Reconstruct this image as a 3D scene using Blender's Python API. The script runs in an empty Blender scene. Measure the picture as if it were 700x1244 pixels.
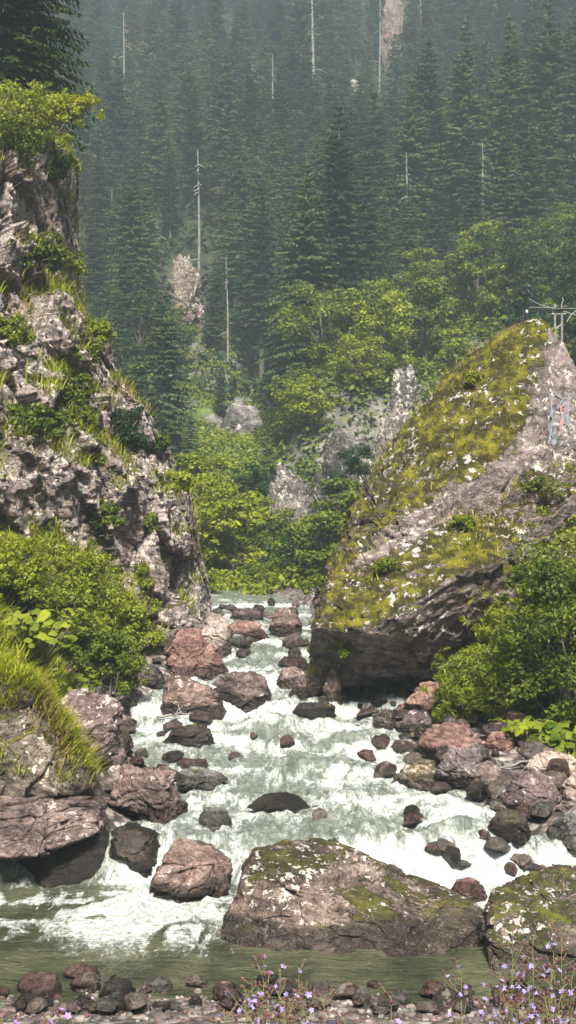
import bpy, bmesh, math, random
import numpy as np
from mathutils import Vector, Matrix
from mathutils.bvhtree import BVHTree
R = math.radians
SC = bpy.context.scene
COL = SC.collection

# ------------------------------------------------------------------ camera
F = 1500.0                      # focal length in pixels of the 700 x 1244 photograph
CZ = 5.0                        # eye height above the pool
cam_d = bpy.data.cameras.new('camera'); cam = bpy.data.objects.new('camera', cam_d); COL.objects.link(cam)
cam.location = (0, 0, CZ); cam.rotation_euler = (R(90), 0, 0)
cam_d.sensor_fit = 'VERTICAL'; cam_d.angle = 2*math.atan(622/F); cam_d.clip_end = 3000; cam_d.clip_start = 0.1
SC.camera = cam
# ------------------------------------------------------------------ light
SUN_EL, SUN_AZ = 50, 176        # azimuth: compass-like, measured so that the sun stands behind-left of the camera
w = bpy.data.worlds.new('World'); SC.world = w; w.use_nodes = True
nt = w.node_tree; nt.nodes.clear()
sky = nt.nodes.new('ShaderNodeTexSky'); sky.sky_type = 'NISHITA'; sky.sun_disc = False
sky.sun_elevation = R(SUN_EL); sky.sun_rotation = R(SUN_AZ); sky.dust_density = 3.0; sky.air_density = 1.0
bg = nt.nodes.new('ShaderNodeBackground'); bg.inputs[1].default_value = 0.05
wo = nt.nodes.new('ShaderNodeOutputWorld'); nt.links.new(sky.outputs[0], bg.inputs[0]); nt.links.new(bg.outputs[0], wo.inputs[0])
sd = bpy.data.lights.new('sun', 'SUN'); sd.energy = 5.0; sd.angle = R(12); sd.color = (1.0, 0.94, 0.82)
sun = bpy.data.objects.new('sun', sd); COL.objects.link(sun)
el, az = R(SUN_EL), R(SUN_AZ)
sdir = Vector((math.sin(az)*math.cos(el), math.cos(az)*math.cos(el), math.sin(el)))
sun.rotation_euler = sdir.to_track_quat('Z', 'Y').to_euler(); sun.location = (0, 0, 60)
SC.view_settings.view_transform = 'Standard'; SC.view_settings.look = 'None'
SC.view_settings.exposure = 1.15; SC.view_settings.gamma = 1.0
SC.cycles.use_denoising = True; SC.cycles.use_adaptive_sampling = True; SC.cycles.adaptive_threshold = 0.02
SC.cycles.max_bounces = 6; SC.cycles.diffuse_bounces = 3; SC.cycles.glossy_bounces = 2; SC.cycles.transmission_bounces = 3
SC.cycles.volume_bounces = 1; SC.cycles.transparent_max_bounces = 4; SC.cycles.caustics_reflective = False; SC.cycles.caustics_refractive = False
SC.cycles.sample_clamp_indirect = 4

# ------------------------------------------------------------------ numpy noise
def _h(ix, iy, iz, s):
    with np.errstate(over='ignore'):
        n = (ix.astype(np.int64)*374761393 + iy.astype(np.int64)*668265263 + iz.astype(np.int64)*2147483647 + int(s)*1274126177) & 0xffffffff
        n = ((n ^ (n >> 13))*1274126177) & 0xffffffff
        n = ((n ^ (n >> 15))*2246822519) & 0xffffffff
        n = n ^ (n >> 16)
    return (n & 0xffffff)/float(0xffffff)
def vn(P, s=0):
    P = np.asarray(P, float); i = np.floor(P).astype(np.int64); f = P-i; u = f*f*(3-2*f)
    r = 0
    for dx in (0, 1):
        for dy in (0, 1):
            for dz in (0, 1):
                w_ = (u[:, 0] if dx else 1-u[:, 0])*(u[:, 1] if dy else 1-u[:, 1])*(u[:, 2] if dz else 1-u[:, 2])
                r = r + w_*_h(i[:, 0]+dx, i[:, 1]+dy, i[:, 2]+dz, s)
    return r*2-1
def fbm(P, o=4, s=0, gain=0.5):
    P = np.asarray(P, float); a = 1; t = 0; n = 0
    for k in range(o):
        t = t + a*vn(P*(2.03**k)+k*17.3, s+k); n += a; a *= gain
    return t/n*1.6
def facet(P, s=0, tilt=0.6):
    """voronoi blocks: a flat, randomly tilted height for each cell, and the distance to the cell's edge"""
    P = np.asarray(P, float); i = np.floor(P).astype(np.int64); n = len(P)
    F1 = np.full(n, 9.0); F2 = np.full(n, 9.0); h = np.zeros(n)
    for dx in (-1, 0, 1):
        for dy in (-1, 0, 1):
            for dz in (-1, 0, 1):
                a, b, c = i[:, 0]+dx, i[:, 1]+dy, i[:, 2]+dz
                cx = a+_h(a, b, c, s+1); cy = b+_h(a, b, c, s+2); cz = c+_h(a, b, c, s+3)
                vx, vy, vz = P[:, 0]-cx, P[:, 1]-cy, P[:, 2]-cz
                d = np.sqrt(vx*vx+vy*vy+vz*vz)
                hh = (_h(a, b, c, s+4)*2-1) + tilt*((_h(a, b, c, s+5)*2-1)*vx+(_h(a, b, c, s+6)*2-1)*vy+(_h(a, b, c, s+7)*2-1)*vz)*2
                m = d < F1
                F2 = np.where(m, F1, np.minimum(F2, d)); h = np.where(m, hh, h); F1 = np.where(m, d, F1)
    return h, F2-F1
def sstep(a, b, x):
    t = np.clip((x-a)/(b-a), 0, 1); return t*t*(3-2*t)
def P3(px, py, d): return np.array([(px-350)/F*d, d, CZ+(622-py)/F*d])

# ------------------------------------------------------------------ object helpers
def mesh_np(name, V, Fc, mat, parent=None, smooth=True, attrs=None, mats=None, midx=None):
    me = bpy.data.meshes.new(name); V = np.asarray(V, np.float32); Fc = np.asarray(Fc, np.int32)
    k = Fc.shape[1]
    me.vertices.add(len(V)); me.vertices.foreach_set('co', V.ravel())
    me.loops.add(Fc.size); me.loops.foreach_set('vertex_index', Fc.ravel())
    me.polygons.add(len(Fc)); me.polygons.foreach_set('loop_start', np.arange(0, Fc.size, k, dtype=np.int32))
    me.polygons.foreach_set('loop_total', np.full(len(Fc), k, np.int32))
    if smooth: me.polygons.foreach_set('use_smooth', np.ones(len(Fc), bool))
    for m in (mats or [mat]): me.materials.append(m)
    if midx is not None: me.polygons.foreach_set('material_index', np.asarray(midx, np.int32))
    for a, v in (attrs or {}).items():
        at = me.attributes.new(a, 'FLOAT', 'POINT'); at.data.foreach_set('value', np.asarray(v, np.float32))
    me.update(calc_edges=True); me.validate()
    o = bpy.data.objects.new(name, me); COL.objects.link(o)
    if parent: o.parent = parent
    return o
def tag(o, label=None, cat=None, group=None, kind=None):
    if label: o['label'] = label
    if cat: o['category'] = cat
    if group: o['group'] = group
    if kind: o['kind'] = kind
    return o
def empty(name, loc, label, cat, group=None, rz=0, s=1):
    o = bpy.data.objects.new(name, None); COL.objects.link(o); o.location = loc; o.rotation_euler = (0, 0, rz)
    o.scale = (s, s, s) if np.isscalar(s) else s
    return tag(o, label, cat, group)
def inst(root, src, name):
    c = bpy.data.objects.new(name, src.data); COL.objects.link(c); c.parent = root; return c
def recenter(o, c):
    """put the object's origin at c, geometry unmoved"""
    me = o.data; n = len(me.vertices); a = np.empty(n*3, np.float32); me.vertices.foreach_get('co', a)
    a = a.reshape(-1, 3)-np.asarray(c, np.float32); me.vertices.foreach_set('co', a.ravel()); o.location = c; me.update()
class Acc:
    def __init__(s): s.V = []; s.F = []; s.n = 0
    def add(s, V, Fc):
        s.V.append(np.asarray(V, float)); s.F.append(np.asarray(Fc, int)+s.n); s.n += len(V)
    def get(s): return np.vstack(s.V), np.vstack(s.F)
def tube(path, rad, k=6):
    path = np.asarray(path, float); n = len(path); rad = np.broadcast_to(rad, (n,))
    t = np.gradient(path, axis=0); t /= np.linalg.norm(t, axis=1)[:, None]+1e-9
    up = np.array([0, 0, 1.0]) if abs(t[0, 2]) < .8 else np.array([1.0, 0, 0])
    a = np.cross(t, up); a /= np.linalg.norm(a, axis=1)[:, None]+1e-9; b = np.cross(t, a)
    th = np.arange(k)*2*math.pi/k
    V = path[:, None]+rad[:, None, None]*(np.cos(th)[None, :, None]*a[:, None]+np.sin(th)[None, :, None]*b[:, None])
    i = np.arange(n-1)[:, None]*k; j = np.arange(k)[None]; j2 = (j+1) % k
    Fc = np.stack([i+j, i+j2, i+k+j2, i+k+j], -1).reshape(-1, 4)
    return V.reshape(-1, 3), Fc

# ------------------------------------------------------------------ materials
class NB:
    def __init__(s, name):
        s.m = bpy.data.materials.new(name); s.m.use_nodes = True; s.t = s.m.node_tree; s.t.nodes.clear()
        s.out = s.t.nodes.new('ShaderNodeOutputMaterial')
    def n(s, ty, **kw):
        nd = s.t.nodes.new(ty)
        for k, v in kw.items():
            if isinstance(k, str) and hasattr(nd, k) and not k.startswith('i_'): setattr(nd, k, v)
        return nd
    def l(s, a, b): s.t.links.new(a, b)
    def set(s, sock, v):
        if hasattr(v, 'links') or isinstance(v, bpy.types.NodeSocket): s.l(v, sock)
        else: sock.default_value = v
    def noise(s, vec, scale, detail=4, rough=.55, dist=0):
        nd = s.n('ShaderNodeTexNoise'); s.l(vec, nd.inputs['Vector']); nd.inputs['Scale'].default_value = scale
        nd.inputs['Detail'].default_value = detail; nd.inputs['Roughness'].default_value = rough; nd.inputs['Distortion'].default_value = dist
        return nd.outputs['Fac']
    def vor(s, vec, scale, feature='F1', rand=1):
        nd = s.n('ShaderNodeTexVoronoi', feature=feature); s.l(vec, nd.inputs['Vector']); nd.inputs['Scale'].default_value = scale
        nd.inputs['Randomness'].default_value = rand
        return nd
    def math(s, op, a, b=0.0, c=None, clamp=False):
        nd = s.n('ShaderNodeMath', operation=op); nd.use_clamp = clamp; s.set(nd.inputs[0], a); s.set(nd.inputs[1], b)
        if c is not None: s.set(nd.inputs[2], c)
        return nd.outputs[0]
    def ss(s, x, a, b):
        nd = s.n('ShaderNodeMapRange', interpolation_type='SMOOTHSTEP'); s.set(nd.inputs[0], x); s.set(nd.inputs[1], a); s.set(nd.inputs[2], b)
        return nd.outputs[0]
    def mix(s, f, a, b, mode='MIX'):
        nd = s.n('ShaderNodeMix', data_type='RGBA', blend_type=mode); s.set(nd.inputs[0], f)
        for k, v in ((6, a), (7, b)):
            if isinstance(v, tuple): v = v if len(v) == 4 else (*v, 1)
            s.set(nd.inputs[k], v)
        return nd.outputs[2]
    def ramp(s, f, cols):
        nd = s.n('ShaderNodeValToRGB'); s.l(f, nd.inputs[0]); e = nd.color_ramp.elements
        while len(e) < len(cols): e.new(0.5)
        for k, (p, c) in enumerate(cols): e[k].position = p; e[k].color = (*c, 1)
        return nd.outputs[0]
    def map(s, vec, scale=(1, 1, 1), rot=(0, 0, 0)):
        nd = s.n('ShaderNodeMapping'); s.l(vec, nd.inputs[0]); nd.inputs['Scale'].default_value = scale; nd.inputs['Rotation'].default_value = rot
        return nd.outputs[0]
    def bump(s, h, st, dist, nrm=None):
        nd = s.n('ShaderNodeBump'); s.l(h, nd.inputs['Height']); nd.inputs['Strength'].default_value = st; nd.inputs['Distance'].default_value = dist
        if nrm is not None: s.l(nrm, nd.inputs['Normal'])
        return nd.outputs[0]
    def pbsdf(s, col, rough, nrm=None, spec=0.4, **kw):
        nd = s.n('ShaderNodeBsdfPrincipled')
        s.set(nd.inputs['Base Color'], (*col, 1) if isinstance(col, tuple) and len(col) == 3 else col); s.set(nd.inputs['Roughness'], rough)
        s.set(nd.inputs['Specular IOR Level'], spec)
        if nrm is not None: s.l(nrm, nd.inputs['Normal'])
        for k, v in kw.items(): s.set(nd.inputs[k], v)
        return nd.outputs[0]
    def done(s, sh): s.l(sh, s.out.inputs[0]); return s.m

def rock_mat(name, c1, c2, c3, lichen=0.5, moss=0.0, scale=1.0, lich_col=(.62, .58, .52), moss_c=((.035, .04, .006), (.17, .17, .015)), gloss=0.55,
             crack=1.0, mosslo=0.35, tilt=0.0, strata=0.0, side_moss=0.0, lscale=1.0):
    b = NB(name); g = b.n('ShaderNodeNewGeometry'); pos = g.outputs['Position']; nz = b.n('ShaderNodeSeparateXYZ'); b.l(g.outputs['Normal'], nz.inputs[0])
    oi = b.n('ShaderNodeObjectInfo'); rnd = oi.outputs['Random']
    n1 = b.noise(pos, .9*scale, 6, .62, .4); n2 = b.noise(pos, 6*scale, 6, .65); n3 = b.noise(pos, 38*scale, 3, .6)
    st = b.noise(b.map(pos, (1, 1, 6 if strata >= 0 else 1), (tilt, tilt*.6, 0)), 1.3*scale, 5, .6, .8)
    base = b.ramp(b.math('ADD', b.math('MULTIPLY', n1, .6), b.math('MULTIPLY', st, .4)), [(.40, c1), (.49, c2), (.58, c3)])
    base = b.mix(b.ss(n2, .38, .6), b.mix(1.0, base, (.44, .42, .41), 'MULTIPLY'), base)
    base = b.mix(.8, base, b.ramp(n3, [(.32, (.35, .34, .34)), (.5, (.95, .95, .95)), (.72, (1.5, 1.45, 1.4))]), 'MULTIPLY')
    base = b.mix(1, base, b.ramp(rnd, [(0, (.82, .82, .86)), (1, (1.2, 1.12, 1.08))]), 'MULTIPLY')
    # crack lines
    wv = b.n('ShaderNodeVectorMath', operation='ADD'); b.l(pos, wv.inputs[0])
    nc = b.n('ShaderNodeTexNoise'); b.l(pos, nc.inputs['Vector']); nc.inputs['Scale'].default_value = 1.7*scale; nc.inputs['Detail'].default_value = 4
    sc_ = b.n('ShaderNodeVectorMath', operation='SCALE'); b.l(nc.outputs['Color'], sc_.inputs[0]); sc_.inputs['Scale'].default_value = .8/scale
    b.l(sc_.outputs[0], wv.inputs[1])
    ve = b.vor(b.map(wv.outputs[0], (1, 1, 1.6), (.3, .5, .2)), 1.25*scale, 'DISTANCE_TO_EDGE').outputs['Distance']
    ck = b.ss(ve, 0.0, .03); ve2 = b.vor(wv.outputs[0], 4.2*scale, 'DISTANCE_TO_EDGE').outputs['Distance']; ck2 = b.ss(ve2, 0, .05)
    base = b.mix(b.math('MULTIPLY', b.math('SUBTRACT', 1, ck), .22*crack), base, (.03, .026, .024))
    base = b.mix(b.math('MULTIPLY', b.math('SUBTRACT', 1, ck2), .07*crack), base, (.03, .026, .024))
    # lichen
    ln = b.noise(pos, 4.5*scale*lscale, 7, .68, .3); lb = b.noise(pos, .8*scale, 3, .6)
    lm = b.ss(b.math('ADD', ln, b.math('ADD', b.math('MULTIPLY', lb, .35), b.math('MULTIPLY', nz.outputs[2], .06))), .90-.2*lichen, .93-.2*lichen)
    if lichen > 0:
        base = b.mix(b.math('MULTIPLY', lm, .85), base, b.mix(n2, lich_col, (.42, .37, .36)))
    # wet foot
    wa = b.n('ShaderNodeAttribute', attribute_name='wet').outputs['Fac']
    wet = b.ss(b.math('ADD', wa, b.math('MULTIPLY', b.math('SUBTRACT', n2, .5), .6)), .35, .6)
    base = b.mix(wet, base, b.mix(1, base, (.28, .27, .25), 'MULTIPLY'))
    rough = b.math('SUBTRACT', gloss+.12, b.math('MULTIPLY', wet, .38)); 
    h = b.math('ADD', b.math('MULTIPLY', n2, .8), b.math('ADD', b.math('MULTIPLY', n3, .22), b.math('MULTIPLY', b.math('ADD', ck, b.math('MULTIPLY', ck2, .3)), .12*crack)))
    if moss > 0 or side_moss > 0:
        mn = b.noise(pos, 1.3*scale, 6, .62, .3); mf = b.noise(pos, 22, 4, .7); mm = b.noise(pos, 3.2, 5, .65)
        mk = b.math('ADD', b.math('MULTIPLY', nz.outputs[2], 1.0), b.math('MULTIPLY', b.math('SUBTRACT', mn, .5), 2.0))
        lo = 1.2-moss*1.15
        mk = b.ss(b.math('ADD', mk, b.math('MULTIPLY', b.math('SUBTRACT', mf, .5), .5)), lo, lo+.12)
        mk = b.math('MULTIPLY', mk, b.math('SUBTRACT', 1, b.math('MULTIPLY', wet, .8)))
        mcol = b.mix(b.ss(mm, .42, .66), moss_c[0], moss_c[1])
        mcol = b.mix(.7, mcol, b.ramp(mf, [(.3, (.35, .33, .3)), (.7, (1.35, 1.3, 1.1))]), 'MULTIPLY')
        mk = b.math('MULTIPLY', mk, b.math('SUBTRACT', 1, b.ss(b.math('ADD', b.n('ShaderNodeAttribute', attribute_name='bare').outputs['Fac'], b.math('MULTIPLY', b.math('SUBTRACT', b.noise(pos, 2.6, 5, .7, .5), .5), 3.0)), .45, .75)))
        if lichen > .3: mk = b.math('MULTIPLY', mk, b.math('SUBTRACT', 1, b.math('MULTIPLY', lm, .9)))
        base = b.mix(mk, base, mcol); rough = b.math('ADD', rough, b.math('MULTIPLY', mk, .35))
        h = b.math('ADD', h, b.math('MULTIPLY', b.math('MULTIPLY', mk, b.math('ADD', mf, .6)), .35))
    return b.done(b.pbsdf(base, rough, b.bump(h, 1.0, .11/scale), .35))

def leaf_mat(name, a, b_, trans=.35, rough=.5, spec=.25, clump=1.2, wr=.45, wo=.35):
    b = NB(name); g = b.n('ShaderNodeNewGeometry'); oi = b.n('ShaderNodeObjectInfo')
    rp = g.outputs['Random Per Island']; n = b.noise(g.outputs['Position'], clump, 3, .6)
    f = b.math('ADD', b.math('MULTIPLY', rp, wr), b.math('ADD', b.math('MULTIPLY', b.math('SUBTRACT', n, .5), 1.1), b.math('MULTIPLY', oi.outputs['Random'], wo)), clamp=True)
    c = b.mix(f, a, b_)
    p = b.pbsdf(c, rough, None, spec)
    t = b.n('ShaderNodeBsdfTranslucent'); b.l(b.mix(1, c, (1.25, 1.15, .6), 'MULTIPLY'), t.inputs[0])
    mx = b.n('ShaderNodeMixShader'); mx.inputs[0].default_value = trans; b.l(p, mx.inputs[1]); b.l(t.outputs[0], mx.inputs[2])
    return b.done(mx.outputs[0])
def plain_mat(name, a, b_, scale=8, rough=.8, spec=.3, bump=.5, dist=.02, **kw):
    b = NB(name); g = b.n('ShaderNodeNewGeometry'); n = b.noise(g.outputs['Position'], scale, 5, .65)
    return b.done(b.pbsdf(b.mix(b.ss(n, .3, .7), a, b_), rough, b.bump(n, bump, dist), spec, **kw))

M = {}
M['red'] = rock_mat('red_stone', (.13, .07, .062), (.22, .13, .115), (.33, .225, .20), .12, 0, 1.6, gloss=.45)
M['brown'] = rock_mat('brown_stone', (.075, .052, .045), (.165, .12, .105), (.31, .24, .215), .35, .06, 1.5)
M['purple'] = rock_mat('purple_stone', (.09, .065, .066), (.18, .135, .135), (.31, .25, .24), .42, .05, 1.5)
M['grey'] = rock_mat('grey_stone', (.12, .125, .115), (.22, .225, .20), (.33, .33, .30), .15, .1, 1.5, gloss=.45)
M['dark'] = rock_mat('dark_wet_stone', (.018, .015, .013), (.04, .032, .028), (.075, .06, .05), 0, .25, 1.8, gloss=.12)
M['mossy'] = rock_mat('moss_covered_stone', (.11, .085, .07), (.20, .16, .125), (.33, .27, .22), .5, .42, 1.3, lscale=1.7, moss_c=((.035, .038, .01), (.13, .13, .02)))
M['pale'] = rock_mat('pale_stone', (.26, .21, .19), (.38, .32, .29), (.5, .44, .40), .5, .05, 1.5)
M['fore'] = rock_mat('big_boulder_stone', (.085, .06, .05), (.165, .125, .105), (.31, .25, .22), .40, .30, 1.0, lscale=2.2, moss_c=((.035, .033, .010), (.11, .10, .02)))
M['crag'] = rock_mat('crag_stone', (.11, .09, .085), (.19, .155, .145), (.31, .26, .245), .62, .98, .8, moss_c=((.04, .034, .008), (.215, .20, .013)), lscale=1.6)
M['cliff'] = rock_mat('cliff_stone', (.19, .15, .14), (.34, .28, .26), (.48, .41, .385), .80, .45, .75, moss_c=((.05, .06, .01), (.19, .2, .03)), lich_col=(.66, .58, .53), strata=1, lscale=2.0)
M['farcliff'] = rock_mat('grey_crag_stone', (.13, .13, .12), (.26, .25, .23), (.42, .4, .37), .75, .36, .3, moss_c=((.04, .06, .01), (.17, .2, .03)))
M['leaf_bright'] = leaf_mat('bright_leaves', (.055, .095, .010), (.31, .35, .022), wr=.6)
M['leaf_mid'] = leaf_mat('green_leaves', (.028, .058, .008), (.20, .245, .022), wr=.6)
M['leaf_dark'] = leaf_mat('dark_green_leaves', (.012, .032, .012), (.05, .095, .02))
M['leaf_yellow'] = leaf_mat('yellow_leaves', (.22, .25, .012), (.42, .42, .02))
M['needle'] = leaf_mat('spruce_needles', (.014, .036, .017), (.12, .165, .062), .28, .7, .15, .25, .2, .7)
M['needle_near'] = leaf_mat('near_spruce_needles', (.010, .022, .005), (.055, .08, .014), .25, .7, .15, .6)
M['grass'] = leaf_mat('grass_blades', (.11, .15, .012), (.42, .46, .035), .4, .6, .2, .9)
M['grass_dry'] = leaf_mat('dry_grass_blades', (.16, .13, .03), (.38, .30, .09), .3, .7, .2, .9)
M['bark'] = plain_mat('tree_bark', (.06, .05, .042), (.13, .11, .09), 6)
M['deadwood'] = plain_mat('bleached_dead_wood', (.12, .11, .10), (.28, .26, .24), 3)
M['stem'] = plain_mat('green_stem', (.10, .12, .04), (.20, .19, .08), 12, bump=.1)
M['calyx'] = leaf_mat('purple_brown_buds', (.09, .04, .042), (.23, .115, .115), .2, .6, .2, 9)
M['petal'] = leaf_mat('lilac_petals', (.33, .27, .66), (.60, .52, .85), .4, .6, .1, 9)
M['petal2'] = leaf_mat('violet_petals', (.42, .22, .75), (.62, .40, .90), .4, .6, .1, 9)

# ------------------------------------------------------------------ river profile and terrain
def prof_steps(x, y):
    """water level: gentle run plus cascades; also returns the foam made by each cascade"""
    x = np.asarray(x, float); y = np.asarray(y, float)
    Q = np.stack([x*.9, y*.25, np.zeros_like(x)], 1)
    wob = fbm(Q, 3, 5)
    z = np.zeros_like(x); foam = np.zeros_like(x)
    #        y0    height width  wobble slant(dy/dx)
    steps = [(16.85, .47, .55, .25, .03), (18.9, .11, .5, .5, -.05), (20.6, .10, .4, .5, .1), (22.4, .14, .35, .5, -.08), (23.6, .14, .3, .3, .05),
             (24.7, .27, .45, .35, .1), (26.6, .2, .7, .4, 0), (27.9, .16, .6, .4, .1), (29.3, .12, .6, .4, 0), (31.3, .09, .6, .3, 0), (34, .07, .8, .4, 0), (37, .07, .8, .4, 0), (40, .08, 1, .4, 0)]
    for y0, h, w_, wb, sl in steps:
        c = y0+wob*wb+sl*x
        t = (y-c)/w_
        z += h*sstep(-.5, .5, t)
        k = min(.85, .45+h*2)
        foam = np.maximum(foam, (sstep(-2.9, -1.9, x) if y0 < 17 else 1)*k*np.exp(-np.clip(c-w_*.2-y, 0, 99)/(.7+1.4*h))*sstep(.75, .0, t))
    z += .012*np.clip(y-41, 0, 40)
    return z, foam
def zw(x, y): return prof_steps(np.atleast_1d(x), np.atleast_1d(y))[0]
RY = np.array([-50, 12.6, 13.4, 16.3, 17.3, 19.5, 22.7, 25, 27, 28.6, 33, 37, 40, 46, 60, 90])
RL = np.array([-9, -9, -9, -6, -2.5, -1.9, -3.1, -3.3, -2.4, -1.7, -1.8, -3.9, -4.6, -9, -20, -30.0])
RR = np.array([9, 9, 9, 8, 3.6, 2.9, 2.4, 2.6, 1.6, .7, .65, .7, .7, -1, -9, -20.0])
def ground(x, y):
    x = np.asarray(x, float); y = np.asarray(y, float); shp = x.shape; x = x.ravel(); y = y.ravel()
    wz = zw(x, y); n1 = fbm(np.stack([x*.5, y*.5, x*0], 1), 4, 11); n2 = fbm(np.stack([x*.06, y*.06, x*0], 1), 4, 12); n3 = fbm(np.stack([x*2.2, y*2.2, x*0], 1), 3, 13)
    xl = np.interp(y, RY, RL); xr = np.interp(y, RY, RR)
    e = np.where(x < xl, xl-x, np.where(x > xr, x-xr, -np.minimum(x-xl, xr-x)))
    left = x < (xl+xr)/2
    riseL = .05*np.clip(e, 0, 9) + 1.25*np.clip(e-.9, 0, 4.0) + .6*np.clip(e-4.9, 0, 200)
    riseR = .10*np.clip(e, 0, 9) + .55*np.clip(e-2.2, 0, 200)
    # gravel flat on the left between 30 and 40 m
    fl = sstep(28, 31, y)*sstep(43, 39, y); riseL = riseL*(1-fl)+fl*(.06*np.clip(e, 0, 9)+.5*np.clip(e-3, 0, 99))
    z = wz + np.where(e > 0, .04+.15*sstep(0, .5, e)+np.where(left, riseL, riseR), np.clip(e, -1, 0)*.6) + n3*.05 + n1*.10*sstep(0, 1.5, e)
    z = np.minimum(z, wz+12+0*z)
    # valley head and mountain side
    s = np.clip(y-50, 0, 999)
    m = 2.3+.16*np.clip(s, 0, 34)+.41*np.clip(s-34, 0, 26)+.62*np.clip(s-60, 0, 400)
    m = m + n2*np.clip(s, 0, 60)*.10 + n1*.5 + .25*np.clip(x-2-.05*s, 0, 60)*sstep(0, 40, s) + .35*np.clip(-x-7-.16*s, 0, 60)*sstep(0, 30, s)
    m = m + 5.5*sstep(-2.5, 2.5, x-.03*(y-60))*sstep(66, 71, y)*sstep(135, 100, y)
    t = sstep(44, 54, y)
    z = np.where(y > 44, z*(1-t)+m*t, z)
    # the bank the camera stands on
    nb = .05+(12.0-y)*.30
    z = np.where(y < 13.3, np.where(y < 12, nb, -.10+.15*np.clip(13.3-y, 0, 1)), z)
    z = np.where((y >= 13.3) & (y < 16), np.minimum(z, -.10-.35*sstep(13.3, 14.2, y))+n3*.04, z)
    z = np.where(y < 13.0, z+n3*.03, z)
    return z.reshape(shp)
def grid_mesh(name, xs, ys, fn, mat, **kw):
    X, Y = np.meshgrid(xs, ys); Z, at = fn(X, Y); nx = len(xs); ny = len(ys)
    V = np.stack([X.ravel(), Y.ravel(), Z.ravel()], 1)
    i = np.arange(ny-1)[:, None]*nx+np.arange(nx-1)[None]; i = i.ravel()
    return mesh_np(name, V, np.stack([i, i+1, i+nx+1, i+nx], 1), mat, attrs=at, **kw)
def warp(lo, hi, n, c=0, p=2.2):
    t = np.linspace(-1, 1, n); s_ = np.sign(t)*np.abs(t)**p
    return c+np.where(s_ < 0, s_*(c-lo), s_*(hi-c))
def gmat():
    b = NB('ground_soil'); g = b.n('ShaderNodeNewGeometry'); pos = g.outputs['Position']; sx = b.n('ShaderNodeSeparateXYZ'); b.l(pos, sx.inputs[0])
    n = b.noise(pos, 1.2, 6, .65); n2 = b.noise(pos, .06, 5, .6); n3 = b.noise(pos, 14, 4, .7)
    v = b.vor(pos, 7); v2 = b.vor(pos, 16)
    vs = b.n('ShaderNodeSeparateColor'); b.l(v.outputs['Color'], vs.inputs[0])
    gr = b.mix(.35, b.ramp(vs.outputs[0], [(.1, (.09, .075, .068)), (.5, (.2, .155, .14)), (.8, (.3, .26, .24)), (1, (.38, .35, .32))]), b.ramp(n3, [(.25, (.2, .2, .2)), (.75, (1, 1, 1))]), 'MULTIPLY')
    gr = b.mix(b.ss(v.outputs['Distance'], .35, .75), gr, (.04, .035, .03))
    soil = b.ramp(n, [(.3, (.03, .035, .012)), (.5, (.06, .075, .018)), (.7, (.13, .13, .035))])
    mead = b.ramp(b.noise(pos, .35, 6, .7), [(.35, (.03, .05, .012)), (.5, (.07, .11, .02)), (.62, (.13, .17, .03)), (.7, (.24, .22, .17))])
    wood = b.ramp(n, [(.3, (.014, .02, .009)), (.7, (.04, .05, .02))])
    ga = b.n('ShaderNodeAttribute', attribute_name='gravel').outputs['Fac']
    c = b.mix(b.ss(b.math('ADD', ga, b.math('MULTIPLY', b.math('SUBTRACT', n, .5), .7)), .35, .6), soil, gr)
    c = b.mix(b.ss(sx.outputs[1], 46, 52), c, mead)
    c = b.mix(b.ss(b.math('ADD', sx.outputs[1], b.math('MULTIPLY', n2, 40)), 108, 122), c, wood)
    nz = b.n('ShaderNodeSeparateXYZ'); b.l(g.outputs['Normal'], nz.inputs[0]); rk = b.ramp(b.noise(pos, .9, 6, .7), [(.35, (.04, .04, .035)), (.5, (.11, .11, .09)), (.62, (.2, .19, .17))])
    st = b.math('MULTIPLY', b.ss(b.math('ADD', nz.outputs[2], b.math('MULTIPLY', b.math('SUBTRACT', n, .5), .5)), .80, .70), b.ss(sx.outputs[1], 50, 54)); st = b.math('MULTIPLY', st, b.ss(sx.outputs[1], 130, 110)); c = b.mix(st, c, rk)
    h = b.math('ADD', b.math('MULTIPLY', v.outputs['Distance'], -.6), b.math('MULTIPLY', n3, .4))
    return b.done(b.pbsdf(c, .85, b.bump(h, .8, .08), .3))
def gfn(X, Y):
    Z = ground(X, Y); x = X.ravel(); y = Y.ravel()
    xl = np.interp(y, RY, RL); xr = np.interp(y, RY, RR); e = np.maximum(xl-x, x-xr)
    gv = sstep(2.0, 1.2, e)*sstep(48, 42, y); fl = sstep(28, 31, y)*sstep(43, 39, y); gv = np.maximum(gv, fl*sstep(4, 3, e)*sstep(-50, -49, x))
    gv = np.maximum(gv, (y < 13.4)*sstep(9.5, 11.5, y)*1.0); gv = np.maximum(gv, sstep(3.2, 2.2, e)*(x > 0)*(y < 44))
    return Z, {'gravel': gv}
ys = np.concatenate([np.linspace(-30, 10, 30)[:-1], np.linspace(10, 45, 330)[:-1], np.linspace(45, 130, 240)[:-1], np.linspace(130, 345, 110)])
G = tag(grid_mesh('ground', warp(-200, 200, 401, 0, 2.6), ys, gfn, gmat()), kind='structure')

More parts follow.
